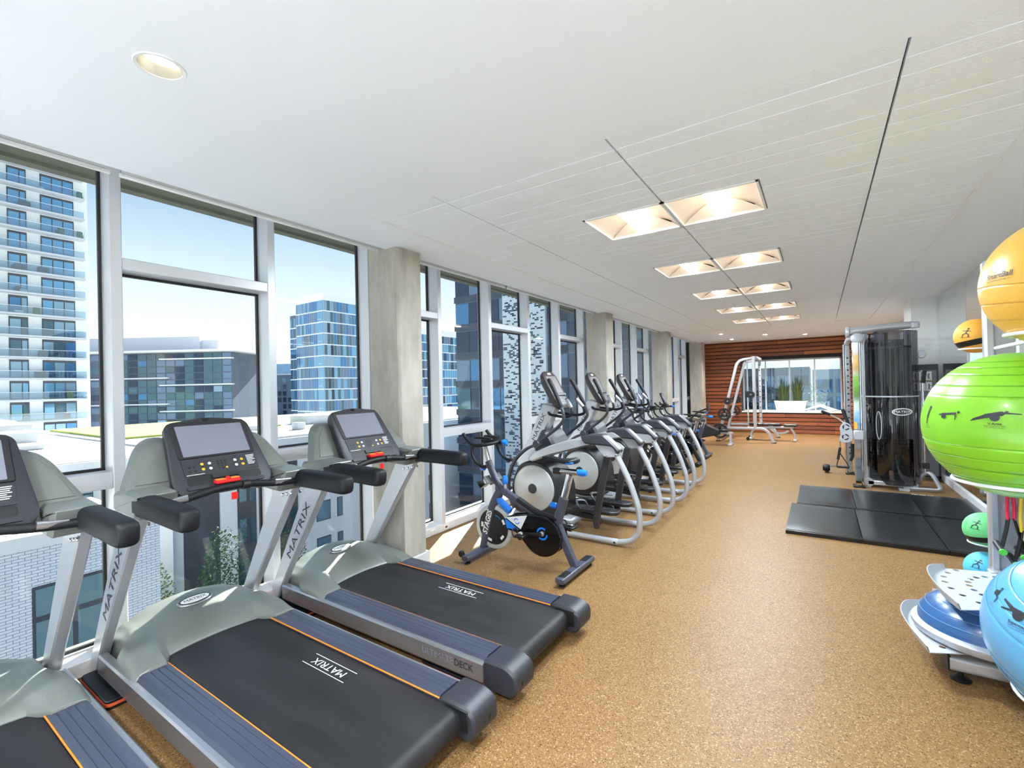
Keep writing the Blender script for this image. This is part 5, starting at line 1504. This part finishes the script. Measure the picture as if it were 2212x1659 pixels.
exercise_ball(BB[0], BB[1], 'blue_ball', 'light blue exercise ball on the lowest ring of the rack', [-.9, -.7, -.5, -.32, -.15, .42, .62, .82, 1.0], (radians(24), radians(-20)),
    [deco(BB[0], BB[1], -.70, .02, fig_super, .85), deco(BB[0], BB[1], -1.10, .10, fig_squat, .75)])
# half-dome balance trainer on the lower tray
bo = thing('balance_trainer', 'blue half dome balance trainer on the lower tray', 'balance trainer', (.725, 3.49, .180))
part('platform', MB().lathe([(.27, 0.0), (.305, .012), (.315, .03), (.315, .048), (.295, .062), (.28, .064)], 64), 'silver_matte', bo)
pr = [(.29, .058)]
for k in range(25):
    a = pi / 2 * k / 24; pr.append((.288 * cos(a) ** .92, .062 + .172 * sin(a)))
pr[-1] = (0.0, .234)
part('dome', MB().lathe(pr, 64), 'bosu', bo, 60)
gr = MB(); n = 64
M('bosu_line', S(110, 160, 205), 0.4)
for a in (.30, .55, .82, 1.10):
    r = .2895 * cos(a) ** .92; gr.tube([(r * cos(2 * pi * k / n), r * sin(2 * pi * k / n), .0625 + .172 * sin(a)) for k in range(n)], .0018, 5, closed=True)
part('dome_ridges', gr, 'bosu_line', bo, 60)['kind'] = 'stuff'
part('grip_recess', MB().box(-.02, .10, -.318, -.300, .012, .04, .006), 'silver', bo)

# medicine balls on the far side of the rack
def med_ball(c, R, mat, lab):
    t = thing('medicine_ball', lab, 'medicine ball', c, 0, 'medicine balls on the far side of the rack')
    part('shell', MB().ball((0, 0, 0), R, 40, 24), mat, t, 60)
    pr = [((R + .0015) * cos(a), (R + .0015) * sin(a)) for a in [radians(-30 + 2.5 * k) for k in range(9)]]
    band = MB().lathe(pr + [((R - .004) * cos(radians(-10)), (R - .004) * sin(radians(-10)))], 40).xf(Matrix.Rotation(radians(-12), 4, 'Y'))
    part('band', band, 'black', t, 60)
    m_ = sphere_map((0, 0, 0), R, view_dir(c, -.45, .20), (0, 0, 1)); g = MB()
    caps(g, m_, [(.012, .03, .012, .03, .006, .006), (.008, .02, 0, .0, .003, .003), (-.015, .018, .025, .012, .002, .002), (0, 0, .014, -.008, .003, .002), (.014, -.008, .012, -.025, .002, .002), (0, 0, -.016, -.008, .003, .002), (-.016, -.008, -.02, -.025, .002, .002), (-.03, -.027, .025, -.027, .0012, .0012)])
    part('print', g, 'print_dark', t, 0)
    n = 32
    return t
for (c, mat, lab) in (((.868, 4.25, 1.865), 'amber', 'amber medicine ball with a black band high on the rack'), ((.885, 4.25, .585), 'mint', 'mint green medicine ball with a black band low on the rack'),
                      ((.885, 4.25, .325), 'sky_ball', 'turquoise medicine ball just above the perforated tray')):
    med_ball(c, .112, mat, lab)
    n = 32
    part('ball_ring', MB().tube([rp_(c[0] + .085 * cos(2 * pi * k / n), c[1] + .085 * sin(2 * pi * k / n), c[2] - .085) for k in range(n)], .005, 8, closed=True), 'white', rk)
    part('ring_arm', MB().tube([rp_(c[0] + .03, c[1] - .075, c[2] - .085), rp_(.90, 3.88, c[2] - .085)], .008, 8), 'white', rk)
# a second mint ball just under the green ball's ring
med_ball((.80, 4.25, 1.02), .10, 'mint', 'mint green medicine ball mostly hidden behind the green exercise ball')
part('ring_arm', MB().tube([rp_(.80, 4.17, .945), rp_(.88, 3.88, .945)], .008, 8), 'white', rk)

# resistance tubes and padded handles hung on the mast
def hook(x, z):
    part('hook', MB().tube([rp_(x, 3.845, z), rp_(x, 3.76, z), rp_(x, 3.75, z + .03)], .006, 8), 'chrome', rk)
def res_tube(x, y, ztop, zbot, mat, lab):
    t = thing('resistance_tube', lab, 'resistance band', (x, y, 0), 0, 'resistance tubes hung on the rack')
    part('tube', MB().tube(catmull([(-.012, 0, zbot + .06), (-.014, .004, (ztop + zbot) / 2), (0, 0, ztop), (.014, .004, (ztop + zbot) / 2), (.012, 0, zbot + .06)], 6), .0085, 10), mat, t)
    for dx in (-.02, .02):
        st = part('strap', MB().sweep(catmull([(dx * .6, 0, zbot + .07), (dx * 1.2, -.01, zbot), (dx * 2.2, -.02, zbot - .09)], 4), rrect(.02, .006, .002, 2)), 'black', t)
        hx = dx * 2.6
        part('handle_grip', MB().tube([(hx, -.07, zbot - .11), (hx, .05, zbot - .09)], .016, 12), 'charcoal', st)
        part('handle_collar', MB().tube([(hx, -.075, zbot - .111), (hx, -.066, zbot - .109)], .018, 12), 'lime', st)
    return t
res_tube(.885, 3.74, 1.01, .72, 'tube_red', 'red resistance tube hanging on the rack mast'); hook(.885, 1.0)
res_tube(.935, 3.73, 1.00, .66, 'tube_yellow', 'yellow resistance tube hanging on the rack mast'); hook(.935, .99)
res_tube(.972, 3.75, 1.00, .70, 'tube_red', 'red resistance tube behind the yellow one on the rack'); hook(.972, .99)
def strap_handle(x0, x1, y, z, lab):
    t = thing('strap_handle', lab, 'handle', (x0, y, z), 0, 'padded strap handles under the green ball')
    L = x1 - x0
    part('grip', MB().tube([(0, 0, 0), (L, 0.02, -.012)], .0165, 14), 'charcoal', t)
    part('end_ring', MB().tube([(-.004, 0, 0), (.004, 0, 0)], .018, 14), 'lime', t)
    part('strap', MB().sweep(catmull([(.01, 0, .01), (.02, .03, .05), (.05, .05, .085)], 4), rrect(.02, .005, .002, 2)), 'black', t)
strap_handle(.78, .90, 3.72, .955, 'grey padded strap handle farthest left under the green ball')
strap_handle(.80, .89, 3.80, .985, 'grey padded strap handle closest to the mast under the green ball')
strap_handle(.84, .96, 3.66, .968, 'grey padded strap handle in the middle under the green ball')
strap_handle(.92, 1.02, 3.64, .94, 'grey padded strap handle farthest right under the green ball')

# ------------------------------------------------------------------ planter with snake plants on the far sill
px0 = thing('planter', 'white tapered trough planter on the sill of the far window', 'planter', (-.755, YF + .20, WZ0 + .012))
def trap(w, d, z): return [(-w, -d, z), (w, -d, z), (w, d, z), (-w, d, z)]
pm = MB().loft([trap(.365, .10, 0), trap(.425, .135, .315), trap(.415, .125, .315), trap(.40, .115, .30)], False)
pm.add(trap(.365, .10, 0), [(0, 1, 2, 3)]); pm.add(trap(.40, .115, .30), [(0, 1, 2, 3)])
part('trough', pm, 'white', px0)
part('soil', MB().box(-.40, .40, -.115, .115, .295, .312), 'soil', px0)
rl_ = random.Random(12)
def leaf_mesh(L, w, bend, tw):
    m_ = MB(); n = 6; rings = []
    for k in range(n + 1):
        u = k / n; ww = w * (1 - u ** 2.2) * (.75 + .5 * u * (1 - u) * 2) + .0015
        x = bend * u * u; a = tw * u
        c_, s_2 = cos(a), sin(a)
        rings.append([(x - ww * c_, -ww * s_2, L * u), (x + .004 * s_2, -.004 * c_, L * u), (x + ww * c_, ww * s_2, L * u), (x - .004 * s_2, .004 * c_, L * u)])
    m_.loft(rings)
    return m_
for ci, (cx_, lab, ln) in enumerate(((-.18, 'taller snake plant in the left half of the white planter', 1.0), (.185, 'snake plant in the right half of the white planter', .95))):
    t = thing('snake_plant', lab, 'plant', (-.755 + cx_, YF + .20, WZ0 + .012 + .316), 0, 'snake plants in the white planter')
    for k in range(26):
        x = max(-.12, min(.12, rl_.gauss(0, .065))); y = max(-.06, min(.06, rl_.gauss(0, .035))); lean = max(-.165, min(.165, x * 2.0 + rl_.uniform(-.05, .05))) - x * .9
        L = ln * rl_.uniform(.45, .82) * (1 - abs(x) * 1.6)
        o = part('leaf', leaf_mesh(L, rl_.uniform(.016, .024), lean, rl_.uniform(-1.2, 1.2)), 'leaf', t, 50)
        o.location = (x, y, 0); 
        if k % 3 == 0:
            e_ = leaf_mesh(L * .96, .026, lean, rl_.uniform(-1.2, 1.2)); 
            o2 = part('leaf', leaf_mesh(L * .85, rl_.uniform(.014, .02), lean * .8, rl_.uniform(-1.2, 1.2)), 'leaf_edge', t, 50); o2.location = (x + .012, y + .01, 0)

# ------------------------------------------------------------------ the city outside
GZ = -24.0
struct('ground', MB().box(-420, 200, -150, 420, GZ - 1, GZ), 'asphalt', 'street level far below the windows')
_bx = {}
def cell(parent, name, mat, x0, x1, y0, y1, z0, z1):
    key = (round(x1 - x0, 3), round(y1 - y0, 3), round(z1 - z0, 3), mat)
    if key not in _bx: _bx[key] = MB().box(0, x1 - x0, 0, y1 - y0, 0, z1 - z0).mesh(name, mat, 0)
    return obj(name, _bx[key], parent, (x0, y0, z0))
def building(name, label, loc, rz=0.0):
    return thing(name, label, 'building', loc, rz)

# white balcony tower at the left (facade faces the room)
FH = 3.0
ta = building('apartment_tower', 'pale tower with stacked glass railed balconies seen through the left window', (-93.2, 0, 0))
part('body', MB().box(-18, 0, -22, 23.2, GZ, 52), 'ext_white', ta)
rt_ = random.Random(5)
furn = [('charcoal', .5, .5, .8), ('ext_dark', 1.2, .5, .9), ('off_white', .9, .5, .45), ('foliage', .7, .5, 1.1)]
for k in range(20):
    z = -4.9 + FH * k
    if z > 40: break
    cell(ta, 'balcony_slab', 'ext_grey', 0, 1.5, -20, 22.55, z, z + .22)
    rl = cell(ta, 'balcony_rail', 'rail_glass', 1.40, 1.44, -20, 22.45, z + .22, z + 1.2)
    cell(rl, 'rail_cap', 'ext_panel', -.02, .06, 0, 42.45, .98, 1.02)
    for (ya, yb, nP) in ((18.0, 21.6, 3), (14.7, 16.6, 2), (7.6, 11.2, 3), (3.0, 4.9, 2)):
        wf = cell(ta, 'window', 'ext_dark', -.05, .06, ya, yb, z + .22, z + 2.85)
        ws = (yb - ya - .12 * (nP + 1)) / nP
        for p in range(nP):
            pw = ws if nP == 3 else (ws * 1.35 if p == 0 else ws * .65)
            po_ = .12 + p * (ws + .12) if nP == 3 else (.12 if p == 0 else .12 + ws * 1.35 + .12)
            cell(wf, 'pane', 'pane_sky' if k > 6 else rt_.choice(('pane_blue', 'pane_sky', 'pane_light', 'pane_teal')), .11, .14, po_, po_ + pw, .12, 2.30)
    for q in range(2):
        if rt_.random() < .75:
            mt_, wx, wy, wz = rt_.choice(furn); y = rt_.choice((17.2, 20.0, 21.8, 15.4, 12.5)) + rt_.uniform(-.4, .4)
            part('balcony_furniture', MB().box(.5, .5 + wy, y, y + wx, z + .22, z + .22 + wz, .08), mt_, ta)

# wide midrise with white ledges
A = Vector((-186.0, 32.3, 0)); B = Vector((-137.4, 64.6, 0)); L = (B - A).length; rz = math.atan2(B.y - A.y, B.x - A.x)
mr = building('midrise_block', 'wide glass midrise with long white ledges behind the middle treadmill', A, rz)
part('body', MB().box(0, L, 0, 20, GZ, 13.2), 'ext_slate', mr)
part('roof_slab', MB().box(-2, L + 3, -3, 21, 13.2, 13.8), 'ext_white', mr)
part('penthouse', MB().box(0, L * .80, 4, 18, 13.8, 18.2), 'ext_grey', mr)
part('penthouse', MB().box(L * .80, L * .88, 5, 18, 13.8, 17.2), 'ext_grey', mr)
for k in range(7):
    z = -8.6 + 3.65 * k
    a0, a1 = ((0, L * .70) if k % 2 == 0 else (L * .66, L + .6)) if k < 6 else (0, L * .80)
    cell(mr, 'ledge', 'ext_white', a0, a1, -1.0, 0.0, z + (0 if k % 2 == 0 else 1.6), z + .35 + (0 if k % 2 == 0 else 1.6))
NC = 22
for k in range(12):
    z = -9.2 + 1.86 * k
    for c_ in range(NC):
        x0 = c_ * L / NC
        if (c_ in (7, 8) and k % 2 == 0): continue
        mt_ = ('pane_grey', 'pane_teal', 'pane_teal', 'pane_dark', 'pane_teal', 'pane_grey', 'pane_dark')[(c_ * 5) % 7] if rt_.random() < .68 else rt_.choices(('pane_dark', 'pane_teal', 'pane_grey', 'pane_blue', 'pane_light'), (3, 4, 4, 1 + k * .2, .6))[0]
        cell(mr, 'pane', mt_, x0 + .15, x0 + L / NC - .15, -.12, .0, z + .12, z + 1.72)
# lower block right of it
A2 = Vector((-166, 86, 0))
lb_ = building('brick_block', 'dark gridded apartment block between the midrise and the blue tower', A2, radians(33))
part('body', MB().box(0, 17, 0, 14, GZ, 7.5), 'ext_slate', lb_)
part('top_floor', MB().box(2, 12, 1, 12, 7.5, 11.5), 'pane_light', lb_)
part('cornice', MB().box(-.3, 17.3, -.4, 14.3, 7.5, 7.9), 'ext_grey', lb_)
for k in range(7):
    for c_ in range(9):
        z = -9 + 2.3 * k; x0 = .4 + c_ * 1.82
        cell(lb_, 'window', rt_.choice(('pane_dark', 'pane_grey', 'pane_teal')), x0, x0 + 1.2, -.1, .02, z, z + 1.6)

# blue glass tower
gt = building('glass_tower', 'blue glass tower with white floor bands seen beside the first column', (-106.85, 72.9, 0))
part('body', MB().box(-12.2, 0, 0, 12.4, GZ, 25.2).box(-19.5, -13.2, 2.5, 13, GZ, 23.2), 'ext_slate', gt)
part('parapet', MB().box(-12.3, .1, -.1, 12.5, 25.2, 27.0).box(-19.6, -13.1, 2.4, 13, 23.2, 24.6), 'ext_white', gt)
tints = ('pane_blue', 'pane_grey', 'pane_sky', 'pane_teal')
for k in range(12):
    z = -9.8 + 2.92 * k
    cell(gt, 'floor_band', 'ext_white', -12.3, .12, -.12, 0, z, z + .28); cell(gt, 'floor_band', 'ext_white', 0, .12, -.12, 12.5, z, z + .28)
    if k < 11: cell(gt, 'floor_band', 'ext_white', -19.6, -13.2, 2.38, 2.5, z, z + .28)
    for c_ in range(14):
        x0 = -12.2 + c_ * .871
        cell(gt, 'pane', 'pane_sky' if c_ > 10 else rt_.choices(tints, (4, 4, 2, 1))[0], x0 + .05, x0 + .82, -.08, 0, z + .28, z + 2.92); cell(gt, 'fin', 'ext_grey', x0 - .02, x0 + .02, -.11, 0, z, z + 2.92)
    for c_ in range(13):
        y0 = c_ * .953
        mt_ = rt_.choice(('pane_light', 'pane_teal', 'pane_dark')) if c_ < 3 else rt_.choices(tints, (4, 4, 3, 2))[0]
        cell(gt, 'pane', mt_, 0, .08, y0 + .05, y0 + .90, z + .28, z + 2.92); cell(gt, 'fin', 'ext_grey', 0, .11, y0 - .02, y0 + .02, z, z + 2.92)
    if k < 11:
        for c_ in range(7):
            x0 = -19.5 + c_ * .9
            cell(gt, 'pane', rt_.choices(tints, (3, 4, 3, 1))[0], x0 + .05, x0 + .85, 2.42, 2.5, z + .28, z + 2.92)
    if k % 2 == 0:
        cell(gt, 'opening_light', 'ext_white', -2.3, -.9, -.11, -.06, z + .9, z + 1.0)
# its lower wing farther right
gw = building('glass_wing', 'lower blue glass wing just right of the first column', (-106.85, 100, 0))
part('body', MB().box(-12, 0, 0, 32, GZ, 19.2), 'ext_slate', gw)
part('parapet', MB().box(-12.1, .1, -.1, 32.1, 19.2, 21.2), 'ext_white', gw)
for k in range(10):
    z = -9.8 + 2.92 * k
    cell(gw, 'floor_band', 'ext_white', 0, .12, 0, 32, z, z + .28)
    for c_ in range(20):
        y0 = 8 + c_ * 1.2
        cell(gw, 'pane', rt_.choices(tints + ('pane_light', 'pane_dark'), (3, 3, 3, 2, 2, 2))[0], 0, .08, y0 + .06, y0 + 1.12, z + .28, z + 2.92)

M('ext_band', S(50, 60, 78), 0.5)
# dark tower close by on the right
dt = building('dark_tower', 'dark blue tower with white mosaic strips outside the elliptical windows', (-29.8, 35, 0))
part('body', MB().box(0, 21, 0, 18, GZ, 17.5), 'ext_slate', dt)
for k in range(14):
    z = -20.5 + 2.75 * k
    cell(dt, 'floor_band', 'ext_band', -.1, 21, -.10, 0, z + .15, z + .75)
    for c_ in range(12):
        x0 = c_ * 1.75
        cell(dt, 'pane', rt_.choices(('pane_dark', 'pane_blue', 'pane_teal', 'pane_grey'), (6, 2, 1, 2))[0], x0 + .06, x0 + 1.69, -.06, 0, z + .75, z + 2.75)
    if k > 4:
        for c_ in range(7):
            cell(dt, 'pane', rt_.choices(('pane_dark', 'pane_blue'), (6, 2))[0], -.06, 0, c_ * 2.4 + .1, c_ * 2.4 + 2.2, z + .75, z + 2.75)
for (a, b_) in ((5.85, 7.85), (8.6, 10.3), (3.0, 3.5)):
    mp_ = part('mosaic_strip', MB().box(a, b_, -.35, 0, -21, 17.5), 'mosaic', dt)
    tl = MB()
    for q in range(int(420 * (b_ - a) / 2)):
        x = a + .05 + rt_.randrange(int((b_ - a) / .2) - 1) * .2; z = -8 + rt_.randrange(170) * .15
        tl.box(x, x + rt_.choice((.2, .4)), -.362, -.345, z, z + .13)
    part('mosaic_tile', tl, 'mosaic_dark', mp_, 0)['kind'] = 'stuff'
    jl = MB()
    for q in range(85): jl.box(a, b_, -.354, -.345, -8 + q * .30, -7.985 + q * .30)
    part('mosaic_joint', jl, 'ext_grey', mp_, 0)['kind'] = 'stuff'
# lighter block seen past the second column
d2 = building('pale_block', 'pale blue apartment block seen between the second and third columns', (-30, 62, 0))
part('body', MB().box(0, 16, 0, 18, GZ, 12), 'ext_grey', d2)
for k in range(9):
    z = -12 + 2.75 * k
    for c_ in range(9): cell(d2, 'pane', rt_.choice(('pane_sky', 'pane_light', 'pane_blue', 'pane_grey')), c_ * 1.78 + .1, c_ * 1.78 + 1.5, -.08, 0, z + .7, z + 2.5)
    cell(d2, 'floor_band', 'ext_white', 0, 16, -.2, 0, z, z + .3)

# low white building with brick wall and white roofs
w1 = building('brick_annex', 'white brick annex with flat roof below the left window', (-22, 0, 0))
part('brick_wall', MB().box(-.4, 0, -30, 7.5, GZ, -3.45), 'brick_white', w1)
part('body', MB().box(-8.5, -.4, -30, 7.45, GZ, -3.5), 'ext_white', w1)
part('parapet', MB().box(-.55, .06, -30, 7.56, -3.45, -3.0), 'ext_panel', w1)
part('roof', MB().box(-8.5, -.5, -30, 7.4, -3.5, -3.35), 'ext_roof', w1)
for (ya, yb, za, zb_) in ((3.9, 6.0, -7.9, -4.75), (-1.2, 1.0, -7.9, -4.75)):
    wf = cell(w1, 'window', 'ext_dark', -.1, .02, ya, yb, za, zb_)
    hw_ = (yb - ya) / 2
    for p in range(2):
        cell(wf, 'pane', 'pane_teal', .105, .135, .08 + p * hw_, hw_ - .06 + p * hw_, .1, (zb_ - za) * .62)
        cell(wf, 'pane', 'pane_teal', .105, .135, .08 + p * hw_, hw_ - .06 + p * hw_, (zb_ - za) * .68, zb_ - za - .1)
w2 = building('white_annex', 'white panelled building with bright flat roof below the towers', (-31, 0, 0))
part('wall', MB().box(-.4, 0, -30, 11.2, GZ, -1.75), 'ext_panel', w2)
part('body', MB().box(-50, -.4, -30, 11.2, GZ, -1.9), 'ext_white', w2)
part('roof', MB().box(-50, -.2, -30, 11.3, -1.9, -1.7), 'ext_roof', w2)
for (x0, x1, y0, y1, h) in ((-20, -17, -6, 9, .8), (-30, -24, 1, 10, 1.1), (-44, -36, -10, 11, 1.0), (-12, -10, 2, 8, .35), (-7, -5.5, -3, 5, .3)):
    part('roof_curb', MB().box(x0, x1, y0, y1, -1.7, -1.7 + h, .05), 'ext_roof', w2)
for (ya, yb) in ((6.75, 7.75), (9.2, 9.65), (10.1, 10.6), (2.0, 3.4)):
    wf = cell(w2, 'window', 'ext_dark', -.1, .02, ya, yb, -4.0, -2.65)
    for p in range(2): cell(wf, 'pane', 'pane_teal', .105, .135, .06 + p * (yb - ya) / 2, (yb - ya) / 2 - .04 + p * (yb - ya) / 2, .08, .62); cell(wf, 'pane', 'pane_light', .105, .135, .06 + p * (yb - ya) / 2, (yb - ya) / 2 - .04 + p * (yb - ya) / 2, .70, 1.28)
w3 = building('court_wing', 'pale courtyard wing with dark window bays below the blue tower', (-32, 0, 0))
part('wall', MB().box(-.5, 0, 11.3, 44, GZ, -1.75), 'ext_white', w3)
part('body', MB().box(-30, -.5, 11.3, 60, GZ, -1.85), 'ext_white', w3)
part('roof', MB().box(-30, -.3, 11.3, 60, -1.85, -1.6), 'ext_roof', w3)
part('green_roof', MB().box(-28, -10, 12, 24, -1.6, -1.45), 'lawn', w3)
for (x0, x1, y0, y1, h) in ((-8, -6.5, 18, 21, .5), (-5, -4.2, 22, 22.8, .6), (-3, -2.2, 16, 18, .35), (-12, -9, 26, 31, .8)):
    part('roof_unit', MB().box(x0, x1, y0, y1, -1.6, -1.6 + h, .05), 'ext_roof', w3)
for (ya, yb) in ((12.1, 14.1), (15.2, 16.4), (17.9, 19.4)):
    cell(w3, 'dark_bay', 'ext_dark', -.1, .06, ya, yb, GZ, -2.9)
for k in range(6):
    z = -5.6 - 2.75 * k
    for (ya, yb) in ((15.3, 15.75), (15.95, 16.3), (18.0, 18.5), (18.8, 19.3)):
        cell(w3, 'window', 'pane_teal', .05, .10, ya, yb, z, z + 1.6)
    for (ya, yb) in ((20.9, 22.1), (22.7, 23.2), (25.0, 26.3), (27.2, 27.7), (30, 31.3), (33, 34.3)):
        wf = cell(w3, 'window', 'ext_dark', -.05, .03, ya, yb, z, z + 1.5)
        cell(wf, 'pane', 'pane_light', .07, .10, .06, yb - ya - .06, .06, 1.44)
# courtyard planting
def tree(loc, h, r, mat, label, seed):
    t = thing('courtyard_tree', label, 'tree', loc, 0, 'courtyard trees'); rr_ = random.Random(seed)
    part('trunk', MB().tube([(0, 0, 0), (.1, 0, h * .3), (0, .1, h * .6)], [.18, .14, .08], 8), 'bark', t)
    m_ = MB()
    for q in range(6500):
        u = rr_.uniform(-1, 1); a = rr_.uniform(0, 2 * pi); d = rr_.uniform(.45, 1) ** .5; s = sqrt(1 - u * u)
        bumpy = 1 + .25 * sin(3 * a + seed) * s
        p = Vector((r * d * s * cos(a) * bumpy, r * d * s * sin(a) * bumpy, h * .58 + h * .42 * d * u))
        n_ = Vector((rr_.gauss(0, 1), rr_.gauss(0, 1), rr_.gauss(0, 1))).normalized(); b2 = n_.orthogonal().normalized(); c2 = n_.cross(b2); w = rr_.uniform(.05, .12)
        m_.add([p - b2 * w, p - c2 * w * .5, p + b2 * w, p + c2 * w * .5], [(0, 1, 2, 3)])
    part('crown', m_, mat, t, 0)['kind'] = 'stuff'
for i, (x, y, h, r, mat, lb2) in enumerate(((-28.6, 9.2, 17.5, 1.5, 'foliage', 'courtyard tree nearest the white brick corner'), (-28.4, 12.6, 18.2, 1.6, 'foliage2', 'tallest courtyard tree in front of the dark bay'),
        (-28.8, 17.0, 16.8, 1.5, 'foliage', 'courtyard tree in front of the pale wing'), (-25.0, 10.9, 13.5, 1.5, 'foliage2', 'lower courtyard tree closest to the gym'), (-25.3, 14.4, 12.5, 1.5, 'foliage', 'courtyard tree farthest right below the pale wing'))):
    tree((x, y, GZ), h, r, mat, lb2, i + 3)
# beyond the far window
for (x0, y0, w, d, top, mt_, lab) in ((-10, 67, 9, 10, 3.2, 'ext_slate', 'blue office block seen through the left of the far window'), (-.6, 55, 9, 10, 2.6, 'ext_grey', 'grey office block seen through the right of the far window')):
    fb_ = building('office_block', lab, (x0, y0, 0))
    part('body', MB().box(0, w, 0, d, GZ, top), mt_, fb_)
    for k in range(5):
        z = top - 2.3 - 1.7 * k
        for c_ in range(5): cell(fb_, 'pane', rt_.choice(('pane_blue', 'pane_teal', 'pane_grey', 'pane_light', 'pane_dark')), c_ * w / 5 + .15, (c_ + 1) * w / 5 - .15, -.08, 0, z, z + 1.3)
gh = building('gable_house', 'small white gabled roof low in the far window', (-2.5, 33, 0))
part('walls', MB().box(0, 5, 0, 6, GZ, -1.4), 'ext_slate', gh)
part('roof', MB().prism([(-.3, -1.45), (2.5, -.35), (5.3, -1.45), (5.3, -1.25), (2.5, -.12), (-.3, -1.25)], 'y', -.3, 6.2), 'ext_roof', gh)
for i, (x, y, h, r) in enumerate(((-.5, 45, 25.5, 2.2), (3.2, 42, 25, 2.0), (-4.5, 48, 24, 2.2))):
    tree((x, y, GZ), h, r, ('foliage', 'foliage2', 'foliage')[i], 'street tree %s the far window' % ('in the middle of', 'at the right of', 'at the left of')[i], 40 + i)
# kinds that are too small to pick apart stay joined
for o in bpy.data.objects:
    if o.type == 'MESH' and o.parent is not None and o.name.split('.')[0] in ('bolts', 'buttons', 'print', 'feet', 'tread', 'lettering', 'decal', 'screw_hole', 'logo', 'guard_logo', 'guard_ring'):
        if o.name.split('.')[0] in ('bolts', 'buttons', 'print', 'feet', 'tread', 'screw_hole', 'decal'): o['kind'] = 'stuff'
